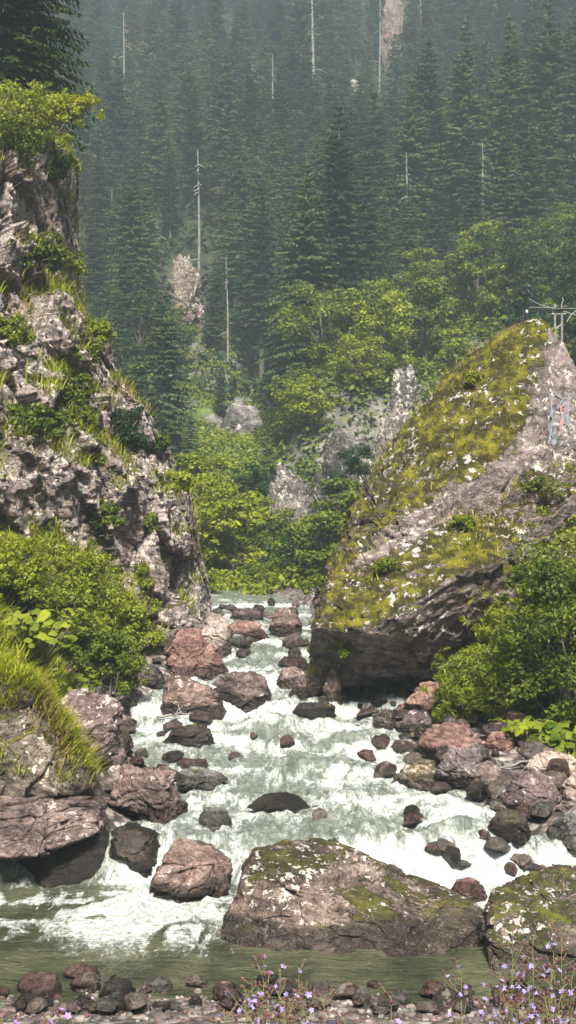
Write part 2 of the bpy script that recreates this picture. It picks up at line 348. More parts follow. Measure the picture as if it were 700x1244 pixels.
# ------------------------------------------------------------------ rocks
ROCKS = []      # (x, y, rx, ry) for foam and scatter rejection
_ico = {}
def ico(sub):
    if sub not in _ico:
        bm = bmesh.new(); bmesh.ops.create_icosphere(bm, subdivisions=sub, radius=1)
        V = np.array([v.co[:] for v in bm.verts]); Fc = np.array([[v.index for v in f.verts] for f in bm.faces]); bm.free(); _ico[sub] = (V, Fc)
    return _ico[sub]
def hull_planes(pts):
    bm = bmesh.new()
    for p in pts: bm.verts.new(p)
    r = bmesh.ops.convex_hull(bm, input=bm.verts); 
    out = []
    bmesh.ops.recalc_face_normals(bm, faces=bm.faces)
    for f in bm.faces:
        if f.calc_area() > 1e-7: out.append((np.array(f.normal), float(f.normal.dot(f.verts[0].co))))
    bm.free()
    return out
def radial(planes, c, D, p=16):
    """distance from c to a slightly rounded polyhedron along the directions D"""
    acc = np.zeros(len(D))
    for n, h in planes:
        hh = h-n.dot(c)
        if hh <= 0: hh = .02
        q = np.clip(D@n, 0, None)/hh
        acc += q**p
    return np.maximum(acc, 1e-200)**(-1/p)
def set_wet(V):
    z = zw(V[:, 0], V[:, 1]); xl = np.interp(V[:, 1], RY, RL)-.5; xr = np.interp(V[:, 1], RY, RR)+.5
    inw = (V[:, 0] > xl) & (V[:, 0] < xr)
    return sstep(.40, .06, V[:, 2]-z)*inw
def rock_from(hulls, mat, name, label, cat='boulder', sub=6, amp=.05, fs=1.4, seed=0, group=None, p=18, c=None, fine=1.0, aniso=(1, 1, 1.3), parent=None, fit=True):
    allp = np.array([q for h in hulls for q in h]); 
    if c is None: c = np.mean([np.mean(h, axis=0) for h in hulls], axis=0)
    dim = (allp.max(0)-allp.min(0))/2; D0, Fc = ico(sub); D = D0*dim; D /= np.linalg.norm(D, axis=1)[:, None]
    r = None
    for h in hulls:
        pl = hull_planes([tuple(q) for q in h]); rr = radial(pl, c, D, p); r = rr if r is None else np.maximum(r, rr)
    V = c+D*r[:, None]; sz = dim.max()
    W = V*np.array(aniso)*fs+seed*7.31
    W = W+.35*np.stack([vn(W*1.3, seed), vn(W*1.3+9, seed+1), vn(W*1.3+21, seed+2)], 1)
    h1, e1 = facet(W, seed, .8); h2, e2 = facet(W*2.7+3, seed+9, .8); f1 = fbm(V*3+seed, 5, seed+3)
    disp = amp*(h1*.75+h2*.32*fine+f1*.35-1.2*np.clip(.09-e1, 0, 1)*3)
    if sub >= 6:
        h3, e3 = facet(W*6.5+5, seed+19, .8); disp += amp*.13*h3*fine
    V = V+D*disp[:, None]
    if fit:
        l0, h0 = allp.min(0), allp.max(0); l1, h1_ = V.min(0), V.max(0); V = l0+(V-l1)/(h1_-l1)*(h0-l0)
    o = mesh_np(name, V, Fc, mat, attrs={'wet': set_wet(V)}, parent=parent)
    lo = V.min(0); base = np.array([c[0], c[1], lo[2]]); 
    if parent is None: recenter(o, base)
    tag(o, label, cat, group)
    ROCKS.append(((V[:, 0].min()+V[:, 0].max())/2, (V[:, 1].min()+V[:, 1].max())/2, (V[:, 0].max()-V[:, 0].min())/2, (V[:, 1].max()-V[:, 1].min())/2))
    return o
def surf_d(px, py, lo=12.2, hi=44.0, off=0.0):
    """distance at which the view ray through a pixel meets the ground or the water"""
    d = np.linspace(lo, hi, 1600); x = (px-350)/F*d; z = CZ+(622-py)/F*d
    s_ = np.maximum(ground(x, d), zw(x, d))+off
    k = np.nonzero(z <= s_)[0]
    return float(d[k[0]]) if len(k) else hi
def rhull(cx, cy, z0, rx, ry, h, seed, n=15, flat=0.0, peak=(0, 0)):
    """random convex stone: points on a squashed ellipsoid"""
    rg = np.random.RandomState(seed); pts = []
    for k in range(n):
        a = (k*2.399963+rg.rand()*.9); t = rg.rand()
        lev = [0.0, .35, .62, .9, 1.0][k % 5]; rad = [1.0, 1.05, 1.02, .74-.02*flat, .42+.3*flat][k % 5]*rg.uniform(.86, 1.04)
        pts.append((cx+math.cos(a)*rx*rad+peak[0]*rx*lev, cy+math.sin(a)*ry*rad+peak[1]*ry*lev, z0+h*min(1, lev*rg.uniform(.86, 1.04))))
    pts += [(cx-rx*.95, cy, z0+h*.3), (cx+rx*.95, cy, z0+h*.3), (cx+peak[0]*rx, cy+peak[1]*ry, z0+h)]
    return pts
def rock(x0, y0, x1, y1, mat, label, seed, name='boulder', cat='boulder', dr=.8, peak=0.0, flat=.4, sub=6, d=None, sink=.35, group=None, amp=.05, air=0.0):
    """a stone that fills the given box of the photograph, standing where the box's foot meets the river bed"""
    if 50 < x1-x0 < 130 and 730 < y0 < 960: g_ = .06*(x1-x0); x0 -= g_; x1 += g_; y0 -= g_
    px = (x0+x1)/2
    d = d or surf_d(px, y1, off=air)
    wd = (x1-x0)/F*d/2; dep = wd*dr; dc = d+dep; wd = (x1-x0)/F*dc/2*.98; cx = (px-350)/F*dc
    zt = CZ+(622-y0)/F*dc; zb = CZ+(622-y1)/F*d
    h = zt-zb; zb -= h*sink; h *= (1+sink)
    return rock_from([rhull(cx, dc, zb, wd, dep, h, seed, 18, flat, (peak, 0))], M[mat], name, label, cat, sub, 1.7*amp*min(1.6, max(.25, wd)), 1.5/max(.35, min(1.3, wd)), seed, group)

# the two boulders in the foreground pool
def PP(*a): return [tuple(P3(*q)) for q in a]
fb = [PP((271, 1150, 14.3), (268, 1120, 14.6), (289, 1068, 14.9), (310, 1030, 15.4), (345, 1022, 15.6), (395, 1024, 15.7), (410, 1036, 15.4), (470, 1052, 15.4), (560, 1088, 15.2), (588, 1110, 14.8), (598, 1138, 14.35), (596, 1172, 13.9),
          (450, 1162, 14.0), (340, 1160, 13.9), (300, 1040, 16.6), (400, 1030, 17.0), (520, 1080, 16.8), (330, 1190, 15), (520, 1200, 15), (300, 1190, 16), (600, 1150, 15.6), (365, 1072, 14.55), (470, 1100, 14.55))]
rock_from(fb, M['fore'], 'boulder', 'large brown wedge boulder in the foreground pool, sloping down to the right, with mossy patches', sub=8, amp=.075, fs=1.1, seed=4, p=60)
rb = [PP((594, 1190, 13.3), (590, 1120, 13.9), (592, 1080, 14.3), (612, 1062, 14.6), (660, 1058, 14.8), (740, 1066, 14.8), (800, 1100, 14.6), (800, 1200, 13.5), (690, 1205, 13.15), (640, 1110, 13.8), (700, 1110, 13.8), (640, 1180, 16), (760, 1180, 16), (620, 1085, 15.8), (750, 1085, 15.8), (600, 1220, 14), (780, 1220, 14))]
rock_from(rb, M['mossy'], 'boulder', 'moss and lichen covered boulder at the right edge of the foreground pool', sub=8, amp=.10, fs=1.1, seed=7, p=26)
lb = [PP((178, 1086, 15.9), (200, 1040, 16.4), (215, 1017, 16.8), (262, 1026, 16.8), (284, 1048, 16.6), (276, 1080, 16.1), (230, 1090, 15.7), (240, 1030, 17.8), (200, 1040, 17.8), (275, 1050, 17.6), (190, 1110, 16.3), (270, 1110, 16.5), (232, 1052, 16.0))]
rock_from(lb, M['brown'], 'boulder', 'tilted brown boulder with a mossy right corner beside the small waterfall', sub=7, amp=.07, fs=1.6, seed=11, p=24)
# overhanging rock at the left with the dark hollow beneath
ov = [PP((-140, 975, 16.8), (0, 972, 16.7), (60, 968, 16.8), (118, 968, 17.2), (125, 985, 17.0), (122, 1008, 16.7), (60, 1030, 16.2), (0, 1034, 16.1), (-120, 1034, 16.0), (118, 965, 18.5), (0, 960, 19.2), (-150, 950, 19.5), (-150, 1060, 19.0), (100, 1010, 18.6), (0, 1045, 18.6))]
rock_from(ov, M['brown'], 'overhanging_rock', 'broad reddish brown rock shelf jutting over the dark hollow at the left', 'rock', sub=8, amp=.11, fs=1.2, seed=15, p=22)
md = [PP((-150, 975, 16.9), (0, 972, 16.9), (60, 968, 17.0), (108, 965, 17.5), (112, 930, 17.9), (80, 880, 18.0), (45, 850, 17.8), (0, 815, 17.9), (-100, 760, 18.2), (110, 960, 19.0), (60, 870, 20), (0, 800, 20.5), (-150, 720, 20.5), (-150, 1000, 20.5), (0, 880, 17.2), (50, 920, 17.1))]
MOUND = rock_from(md, M['mossy'], 'mossy_bank_rock', 'grassy mossy hump of rock on the left bank above the overhang', 'rock', sub=7, amp=.10, fs=1.2, seed=17, p=12)
# rock that closes the hollow; its dark stone also stands for the shade there
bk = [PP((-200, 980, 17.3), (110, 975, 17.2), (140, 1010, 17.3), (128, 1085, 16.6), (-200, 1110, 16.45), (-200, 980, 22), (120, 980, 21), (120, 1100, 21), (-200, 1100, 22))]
rock_from(bk, M['dark'], 'rock', 'wet rock at the back of the hollow, coloured dark for the shade under the overhang', 'rock', sub=5, amp=.08, fs=1.1, seed=19)

spec = [
 # x0, y0, x1, y1, material, label, seed, options
 (126, 1000, 206, 1072, 'dark', 'dark mossy block left of the small waterfall', 21, dict(dr=.9, flat=.9, sub=6, sink=.1)),
 (130, 936, 236, 1004, 'brown', 'brown angular boulder above the small waterfall', 22, dict(sub=7, peak=-.25, dr=.9, amp=.07)),
 (213, 935, 280, 965, 'grey', 'greenish grey flat topped stone beside the brown angular boulder', 23, dict(flat=.8, peak=-.1)),
 (126, 929, 161, 949, 'pale', 'rounded tan stone behind the brown angular boulder', 24, dict()),
 (187, 928, 206, 943, 'dark', 'small dark stone between the tan stone and the grey one', 25, dict(sub=4)),
 (210, 921, 256, 937, 'red', 'low wet red stone just behind the greenish grey stone', 26, dict(flat=.8)),
 (200, 883, 261, 913, 'dark', 'black wet stone capped with moss in mid stream', 27, dict(flat=.6)),
 (302, 964, 384, 989, 'dark', 'low black wet stone like a fin in the middle of the rapids', 28, dict(peak=-.35, flat=.1, dr=.5)),
 (240, 980, 284, 1008, 'grey', 'greenish half drowned stone above the small waterfall', 29, dict()),
 (60, 842, 152, 918, 'purple', 'wide purple rock with reddish scars behind the grassy hump', 30, dict(sub=7, flat=.9, peak=.15)),
 (104, 831, 168, 867, 'grey', 'rounded grey boulder beside the left cascade', 31, dict(flat=.7)),
 (193, 826, 276, 873, 'brown', 'squat brown block in the stream above the black mossy stone', 32, dict(sub=7, flat=.9, dr=.7)),
 (250, 820, 330, 862, 'brown', 'pointed brown boulder behind the squat brown block', 33, dict(sub=7, peak=.2, flat=.0)),
 (200, 768, 281, 832, 'red', 'big pinkish boulder leaning by the left side of the upper rapids', 34, dict(sub=7, peak=-.15, flat=.2, amp=.07)),
 (238, 744, 284, 796, 'pale', 'upright speckled stone behind the big pinkish boulder', 35, dict(sub=7, flat=.2)),
 (136, 803, 200, 832, 'purple', 'low purple boulder under the bank beside the gravel', 36, dict(peak=-.1)),
 (74, 800, 120, 842, 'red', 'pinkish rock at the foot of the leafy left bank', 37, dict()),
 (272, 756, 327, 780, 'red', 'long pink boulder in the upper stream', 38, dict(flat=.8)),
 (324, 738, 370, 772, 'brown', 'dark brown boulder at the far left corner of the great crag', 39, dict()),
 (283, 738, 322, 757, 'brown', 'brown stone behind the long pink boulder', 40, dict()),
 (278, 770, 301, 785, 'grey', 'small blue grey stone in front of the long pink boulder', 41, dict(sub=4)),
 (286, 788, 308, 798, 'brown', 'tiny brown stone poking out of the upper rapids', 42, dict(sub=4)),
 (336, 797, 378, 814, 'red', 'flat pink stone in the upper rapids', 43, dict(flat=.8)),
 (334, 810, 374, 838, 'purple', 'purple stone just below the flat pink one', 44, dict()),
 (350, 818, 384, 849, 'purple', 'small pointed stone touching the foot of the great crag', 45, dict(peak=.2)),
 (391, 812, 418, 857, 'brown', 'upright brown stone standing in the hollow of the great crag', 46, dict(flat=.1)),
 (452, 861, 484, 887, 'mossy', 'yellowish brown stone splitting a little fall', 47, dict(flat=.5)),
 (486, 832, 572, 876, 'red', 'broad pinkish slab sloping below the grassy bush', 48, dict(sub=7, flat=.3, peak=.1)),
 (484, 862, 532, 894, 'purple', 'dark purple boulder at the waterline under the pinkish slab', 49, dict()),
 (530, 856, 574, 878, 'brown', 'long brown stone above the big red boulder', 50, dict()),
 (503, 884, 592, 924, 'red', 'big smooth red boulder on the right bank', 51, dict(sub=7, flat=.6, amp=.03)),
 (588, 888, 632, 914, 'red', 'smaller red boulder just right of the big smooth red one', 52, dict()),
 (531, 909, 596, 964, 'purple', 'pale purple angular boulder with a sharp top on the right bank', 53, dict(sub=7, flat=.2, peak=.05, amp=.07)),
 (574, 925, 618, 968, 'brown', 'dark brown slab wedged behind the angular purple boulder', 54, dict()),
 (607, 938, 688, 994, 'purple', 'large rounded brown purple boulder near the right edge', 55, dict(sub=7, flat=.3, amp=.04)),
 (636, 915, 712, 950, 'pale', 'wide flat tan rock behind the large rounded boulder', 56, dict(flat=.9)),
 (588, 981, 650, 1030, 'dark', 'dark wet rock beside the right hand fall', 57, dict(sub=7)),
 (640, 978, 750, 1052, 'grey', 'smooth grey green slab at the right edge beside the fall', 58, dict(sub=7, flat=.5, peak=.4)),
 (676, 938, 740, 990, 'pale', 'speckled pale boulder cut by the right edge', 59, dict()),
 (634, 1040, 720, 1072, 'red', 'dull red stone behind the mossy right boulder', 60, dict(flat=.7)),
 (545, 1066, 596, 1098, 'red', 'low red stone between the two foreground boulders', 61, dict()),
 (480, 930, 542, 960, 'mossy', 'low mossy stone at the waterline below the big red boulder', 62, dict(flat=.6)),
 (446, 893, 476, 910, 'red', 'small red stone at the edge of the rapids', 63, dict(sub=4)),
 (470, 898, 506, 916, 'brown', 'small brown stone left of the big red boulder', 64, dict(sub=4)),
 (386, 1017, 432, 1045, 'grey', 'grey stone peeping over the foreground wedge boulder', 65, dict()),
 (352, 856, 412, 884, 'dark', 'half drowned dark stone with water sliding around it', 66, dict(flat=.8)),
 (18, 1182, 79, 1214, 'red', 'pinkish stone at the near shore, largest in the left corner', 67, dict(sub=7, amp=.03)),
 (76, 1171, 125, 1194, 'red', 'flat reddish stone in the water behind the near shore', 68, dict(flat=.8, amp=.03)),
 (113, 1185, 174, 1239, 'dark', 'dark pointed stone in the near shallows', 69, dict(sub=7, flat=.0)),
 (6, 1209, 72, 1246, 'dark', 'black wet stone below the pinkish one in the left corner', 70, dict(flat=.8)),
 (74, 1212, 122, 1246, 'dark', 'low wet stone between two dark ones at the near shore', 71, dict()),
 (166, 1217, 222, 1248, 'brown', 'brown stone right of the dark pointed one', 72, dict()),
 (518, 1200, 582, 1250, 'brown', 'round chestnut brown stone at the near shore', 73, dict(sub=7, flat=.4, amp=.02)),
 (558, 1221, 610, 1254, 'red', 'red brown stone leaning on the round chestnut one', 74, dict(amp=.02)),
 (468, 1202, 500, 1221, 'grey', 'small smooth grey stone on the near shore', 75, dict(amp=.02)),
 (427, 1199, 453, 1224, 'grey', 'small pale green pointed stone on the near shore', 76, dict(flat=0, amp=.02)),
 (424, 1216, 508, 1248, 'purple', 'flat purple slab on the near shore', 77, dict(flat=.9, sub=6)),
 (612, 1205, 660, 1226, 'brown', 'brown flat stone under the right hand flowers', 78, dict(flat=.8)),
 (330, 1215, 372, 1240, 'pale', 'pale cobble under the middle flowers', 79, dict(flat=.5)),
 (236, 1222, 290, 1248, 'purple', 'purplish cobble left of the middle flowers', 80, dict(flat=.5)),
]
for (x0, y0, x1, y1, mt, lab, sd_, kw) in spec: rock(x0, y0, x1, y1, mt, lab, sd_, **kw)

# small loose stones: share a few meshes
def scatter_stones():
    rg = np.random.RandomState(3); protos = []
    for k in range(10):
        mt = ['red', 'brown', 'purple', 'grey', 'pale', 'brown', 'purple', 'red', 'dark', 'pale'][k]
        o = rock_from([rhull(0, 0, -.45, .5*rg.uniform(.8, 1.1), .42, .75*rg.uniform(.7, 1), 200+k, 18, .4, (rg.uniform(-.2, .2), 0))], M[mt], 'stone', 'x', 'stone', 4, .035, 1.6, 300+k)
        ROCKS.pop(); me = o.data; protos.append(me); bpy.data.objects.remove(o)
    zones = [ # x0,x1,y0,y1,count,size px range, label, group
        (0, 700, 1194, 1244, 80, (14, 40), 'loose cobble among the stones of the near shore', 'cobbles on the near shore'),
        (125, 245, 912, 950, 20, (8, 24), 'loose stone on the gravel left of the rapids', 'stones on the left gravel'),
        (160, 240, 737, 800, 22, (8, 24), 'loose stone on the gravel bar below the left cliff', 'stones on the gravel bar under the cliff'),
        (240, 372, 735, 757, 16, (8, 20), 'loose stone in the farthest bend of the river', 'stones at the far bend'),
        (440, 700, 862, 935, 46, (9, 28), 'loose stone on the shingle of the right bank', 'stones on the right shingle'),
        (500, 700, 880, 1060, 48, (18, 48), 'middling boulder among the many on the right bank', 'middling boulders on the right bank'),
        (90, 250, 790, 965, 30, (16, 40), 'middling boulder among those of the left bank', 'middling boulders on the left bank'),
        (170, 400, 738, 800, 22, (12, 30), 'middling boulder in the upper reach of the river', 'boulders of the upper reach'),
        (200, 560, 870, 1010, 16, (14, 34), 'low stone breaking the water of the rapids', 'stones in the rapids'),
        (390, 500, 842, 862, 16, (8, 18), 'loose stone along the foot of the great crag', 'stones at the foot of the great crag'),
        (560, 700, 935, 1060, 8, (12, 30), 'loose stone wedged between the boulders at the right', 'stones between the right boulders')]
    for (x0, x1, y0, y1, n, (s0, s1), lab, grp) in zones:
        for k in range(n):
            px = rg.uniform(x0, x1); py = rg.uniform(y0, y1); d = surf_d(px, py); x = (px-350)/F*d
            if n == 46 and px < 520 and py > 905: continue
            s_ = rg.uniform(s0, s1)**1.0/F*d*rg.uniform(.7, 1.1)
            if any(((x-r[0])/(r[2]*.8+.01))**2+((d-r[1])/(r[3]*.8+.01))**2 < 1 for r in ROCKS[-62:]): continue
            z = float(ground(np.array([x]), np.array([d]))[0]); z = max(z, float(zw(x, d)[0])-.04)
            o = bpy.data.objects.new('stone', protos[rg.randint(10)]); COL.objects.link(o)
            o.location = (x, d, z+.10*s_); o.scale = (s_*rg.uniform(.9, 1.2), s_*rg.uniform(.8, 1.2), s_*rg.uniform(.6, 1.1)); o.rotation_euler = (rg.uniform(-.25, .25), rg.uniform(-.25, .25), rg.uniform(0, 6.3))
            tag(o, lab, 'stone', grp)
scatter_stones()
def pebbles():
    rg = np.random.RandomState(8); V0, F0 = ico(2); a = Acc(); mi = []
    for (x0, x1, d0, d1, n, s0, s1) in ((-10, 710, 11.9, 13.3, 900, 3, 11), (470, 700, 20.5, 25, 260, 3, 9), (150, 262, 28.5, 38, 260, 3, 8), (125, 235, 18.8, 22.5, 160, 3, 8)):
        px = rg.uniform(x0, x1, n); dd = rg.uniform(d0, d1, n); xx = (px-350)/F*dd; zz = ground(xx, dd); wz = zw(xx, dd)
        for k in range(n):
            d = dd[k]; x = xx[k]; z = zz[k]; r_ = rg.uniform(s0, s1)/F*d/2
            if z < wz[k]-.12: continue
            sc = np.array([1, rg.uniform(.7, 1.1), rg.uniform(.45, .8)])*r_; th = rg.rand()*6.3; W = V0*(1+.14*vn(V0*1.7+k*3.1, 5))[:, None]*sc; c_, s_ = math.cos(th), math.sin(th)
            W = np.stack([W[:, 0]*c_-W[:, 1]*s_, W[:, 0]*s_+W[:, 1]*c_, W[:, 2]], 1)+np.array([x, d, z+.25*r_]); a.add(W, F0); mi += [rg.randint(5)]*len(F0)
    V, Fc = a.get(); o = mesh_np('pebbles', V, Fc, None, mats=[M[k] for k in ('red', 'brown', 'purple', 'grey', 'pale')], midx=mi, attrs={'wet': np.zeros(len(V))}); tag(o, 'small pebbles and gravel between the stones of the shores', 'gravel', kind='stuff')
pebbles()

# ------------------------------------------------------------------ the great crag on the right
def crag():
    A = PP((372, 840, 25), (380, 730, 25.5), (421, 660, 26.0), (437, 600, 26.4), (478, 545, 26.8), (500, 500, 27.2), (560, 432, 27.4), (630, 384, 27.2), (664, 381, 26.7), (685, 418, 26.9), (700, 520, 26.6), (770, 560, 26.2),
           (760, 900, 28), (600, 880, 27.2), (440, 870, 27.4), (592, 560, 25.2), (628, 470, 25.9), (700, 600, 25.3), (640, 650, 25.1),
           (520, 640, 24.9), (420, 700, 24.9),
           (400, 860, 32), (700, 860, 34), (480, 560, 32), (640, 410, 31), (684, 450, 32))
    B = PP((380, 858, 27.0), (371, 800, 25.2), (377, 742, 24.0), (400, 690, 24.6), (440, 668, 24.8), (560, 630, 24.6), (640, 640, 24.4), (700, 700, 24.6), (560, 690, 23.4), (500, 735, 23.2), (450, 770, 23.3), (380, 760, 23.8),
           (540, 860, 27.2), (460, 870, 27.2), (700, 880, 27), (420, 860, 30), (700, 860, 31))
    c = (P3(540, 700, 27.5))
    o = rock_from([A, B], M['crag'], 'crag', 'huge pointed crag covered in yellow moss with painted marks, right of the river', 'rock', sub=8, amp=.13, fs=.8, seed=31, p=70, c=c, aniso=(1, 1, 1.0))
    V, N = None, None
    me = o.data; a = np.empty(len(me.vertices)*3, np.float32); me.vertices.foreach_get('co', a); V = a.reshape(-1, 3)+np.array(o.location, np.float32)
    q = np.stack([350+V[:, 0]/V[:, 1]*F, 622-(V[:, 2]-CZ)/V[:, 1]*F], 1); poly = np.array([(415, 700), (440, 655), (480, 632), (545, 590), (612, 556), (640, 500), (654, 445), (664, 398), (720, 385), (760, 560), (640, 575), (600, 625), (540, 640), (470, 680)], float)
    ins = np.zeros(len(q), bool); dm = np.full(len(q), 1e9)          # where the bare band of rock runs across the crag
    for i in range(len(poly)):
        p0, p1 = poly[i], poly[(i+1) % len(poly)]; c = ((p0[1] > q[:, 1]) != (p1[1] > q[:, 1])); xx = p0[0]+(q[:, 1]-p0[1])*(p1[0]-p0[0])/(p1[1]-p0[1]+1e-9); ins ^= c & (q[:, 0] < xx)
        e = p1-p0; t = np.clip(((q-p0)@e)/(e@e), 0, 1); dm = np.minimum(dm, np.linalg.norm(q-p0-t[:, None]*e, axis=1))
    at = me.attributes.new('bare', 'FLOAT', 'POINT'); at.data.foreach_set('value', (sstep(-14, 14, np.where(ins, dm, -dm))*(V[:, 1] < 30)).astype(np.float32))
    return o
CRAG = crag()
def bvh(o):
    me = o.data; mw = np.array(o.location); V = [tuple(np.array(v.co[:])+mw) for v in me.vertices]; return BVHTree.FromPolygons(V, [tuple(p.vertices) for p in me.polygons])
CB = bvh(CRAG)
def pray(B, px, py):
    dv = Vector(((px-350)/F, 1, (622-py)/F)).normalized(); h = B.ray_cast(Vector((0, 0, CZ)), dv); return h
def strokes(B, lines, wpx, mat, name, parent, label):
    for ln in lines:
        a = Acc()
        ln = np.array(ln, float); t = np.linspace(0, len(ln)-1, 5*(len(ln)-1)+1); q = np.stack([np.interp(t, range(len(ln)), ln[:, k]) for k in (0, 1)], 1)
        pts = []
        for x, y in q:
            h = pray(B, x, y)
            if h[0] is not None: pts.append((np.array(h[0]), np.array(h[1])))
        if len(pts) < 2: continue
        P = np.array([p[0] for p in pts]); N = np.array([p[1] for p in pts]); N = N.mean(0); N /= np.linalg.norm(N)
        T = np.gradient(P, axis=0); T /= np.linalg.norm(T, axis=1)[:, None]+1e-9; S = np.cross(T, N); ww = wpx/F*P[0, 1]/2
        V = np.concatenate([P+N*.03+S*ww, P+N*.03-S*ww]); n = len(P); i = np.arange(n-1)
        a.add(V, np.stack([i, i+1, n+i+1, n+i], 1))
        V, Fc = a.get(); o = mesh_np(name, V, Fc, mat, parent=parent); o.location = tuple(-np.array(parent.location)); o['label'] = label
M['blue_paint'] = plain_mat('blue_spray_paint', (.10, .115, .14), (.15, .18, .22), 14, .7)
M['red_paint'] = plain_mat('red_spray_paint', (.24, .10, .09), (.30, .16, .15), 14, .7)
def dabs(seed, n, x0, x1, y0, y1):
    rg = np.random.RandomState(seed); out = []
    for k in range(n):
        x = rg.uniform(x0, x1); y = rg.uniform(y0, y1); out.append([(x, y), (x+rg.normal()*2.2, y+rg.uniform(4, 8)), (x+rg.normal()*2.5, y+rg.uniform(9, 18))])
    return out
strokes(CB, [[(668, 482), (671, 510), (666, 540)], [(674, 480), (683, 486), (676, 498)], [(690, 478), (689, 505), (692, 528)]]+dabs(1, 13, 665, 688, 482, 545), 2.6, M['blue_paint'], 'painted_mark', CRAG, 'worn blue sprayed stroke')
strokes(CB, [[(680, 492), (684, 512), (679, 530)]]+dabs(2, 4, 680, 692, 490, 520)+dabs(3, 4, 655, 664, 588, 615), 2.2, M['red_paint'], 'painted_mark', CRAG, 'worn red sprayed stroke')

# ------------------------------------------------------------------ the left cliff
def cliff():
    py = np.array([150, 175, 200, 250, 300, 330, 370, 400, 440, 480, 500, 540, 580, 600, 640, 680, 720, 800])
    px = np.array([78, 92, 93, 90, 92, 90, 108, 124, 140, 165, 184, 203, 224, 236, 240, 248, 255, 262])
    kk = (622-py)/F; dd = 36.22/(1-.22*kk); dd = np.where(kk < 0, 36.0, dd); zt = CZ+kk*dd; xs = (px-350)/F*dd-.12
    o_ = np.argsort(zt); zt = zt[o_]; xs = xs[o_]
    nv, nu = 560, 560
    v = np.linspace(0, 1.25, nv); u = np.linspace(0, 1, nu)
    U, Vv = np.meshgrid(u, v)
    Z = np.where(Vv < 1, .5+Vv*15.9, 16.4+(Vv-1)*3.0); Z1 = np.minimum(Z, 16.2)
    C = np.interp(Z1, zt, xs); lean = np.clip(Z1-4, 0, 99)*.22
    # plan line: far left -> front -> corner -> behind
    xl = -20.0; yl = 14.0
    t = U/.72; tc = np.clip(t, 0, 1); 
    X = xl+(C-xl)*np.sin(tc*math.pi/2)**.9; Y = yl+(36-yl)*tc**1.15+lean
    tb = np.clip((U-.72)/.28, 0, 1); X = np.where(U > .72, C-5.5*tb**1.5, X); Y = np.where(U > .72, 36+lean+22*tb, Y)
    # the gully between the two faces, and the lower tower that stands out at the corner
    Pn = np.stack([X.ravel(), Y.ravel(), Z.ravel()], 1)
    big = fbm(Pn*np.array([.28, .28, .22]), 4, 41).reshape(X.shape)
    xpx = 350+X/Y*F; gl = 150-(Z-6)*9+18*np.sin(Z*.9)
    gul = np.exp(-((xpx-gl)/16)**2)*sstep(14, 9, Z)*sstep(.5, 2.5, Z)
    led = np.zeros_like(Z)
    for zl, dep in ((3.1, .5), (5.6, .7), (7.6, .9), (10.3, .8), (12.4, .7), (14.3, .6)):
        zz = Z+big*1.3+.10*(X+6); led += dep*sstep(zl-.12, zl+.35, zz)
    led -= .19*np.clip(Z-2, 0, 15)
    nrm = np.stack([np.full_like(X, .62), np.full_like(X, -.78), X*0], -1)
    W = Pn*np.array([1.0, 1.0, .8]); W = W@np.array([[1, 0, .12], [0, 1, 0], [-.15, 0, 1]])
    W = W+.3*np.stack([vn(W*.9, 51), vn(W*.9+7, 52), vn(W*.9+15, 53)], 1)
    h1, e1 = facet(W*.62, 61, .9); h2, e2 = facet(W*np.array([1.6, 1.6, .8]), 62, .6); h3, e3 = facet(W*np.array([4.0, 4.0, 2.4]), 63, .7); h4, e4 = facet(W*9, 64, .8)
    disp = .55*h1+.26*h2+.10*h3+.035*h4-.5*np.clip(.10-e1, 0, 1)*2.5-.3*np.clip(.08-e2, 0, 1)*3
    disp = disp.reshape(X.shape)+big*.5-led*.60-gul*.7
    wgt = sstep(1.24, 1.0, Vv)
    edge = 1-.6*sstep(.60, .72, U)*sstep(.86, .72, U)
    X = X+nrm[..., 0]*disp*edge*.8; Y = Y+nrm[..., 1]*disp
    back = np.clip(Vv-1, 0, 1)/.25; cx = np.minimum(C-4, -10); X = X*(1-back*.8)+cx*back*.8; Y = Y*(1-back*.75)+46*back*.75
    Zf = Z+.35*fbm(Pn*.8, 4, 44).reshape(Z.shape)*sstep(.9, 1.0, Vv)
    V = np.stack([X.ravel(), Y.ravel(), Zf.ravel()], 1)
    i = (np.arange(nv-1)[:, None]*nu+np.arange(nu-1)[None]).ravel()
    o = mesh_np('cliff', V, np.stack([i, i+1, i+nu+1, i+nu], 1), M['cliff'], attrs={'wet': np.zeros(len(V))})
    tag(o, 'tall layered rock cliff with lichen and grassy ledges on the left', 'cliff', kind='thing')
    return o
CLIFF = cliff()

# far crags on the valley side
def fcrag(x0, y0, x1, y1, d, label, seed, dep=.5, peak=0, flat=.5, sub=6, mat='farcliff', amp=.5):
    wd = (x1-x0)/F*d/2; cx = ((x0+x1)/2-350)/F*d; zt = CZ+(622-y0)/F*d; zb = CZ+(622-y1)/F*d; h = zt-zb
    o = rock_from([rhull(cx, d+wd*dep, zb-h*.3, wd, wd*dep, h*1.3, seed, 22, flat, (peak, 0))], M[mat], 'crag', label, 'rock', sub, amp*wd*.22, 2.0/wd, seed, p=14, aniso=(1.2, 1.2, .7)); ROCKS.pop(); return o
M['outcrop'] = rock_mat('reddish_outcrop_stone', (.08, .055, .045), (.20, .14, .115), (.36, .30, .26), .7, .5, .4, moss_c=((.04, .05, .01), (.14, .15, .03)), lscale=2)
M['wall'] = rock_mat('dark_crag_stone', (.05, .05, .048), (.14, .135, .125), (.30, .285, .265), .7, .50, .35, moss_c=((.03, .045, .01), (.10, .13, .02)), lscale=2)
fcrag(312, 560, 392, 700, 60, 'grey lichened rock wall at the left foot of the spruces in the valley centre', 81, .6, .1, .8, 7, 'wall', .8)
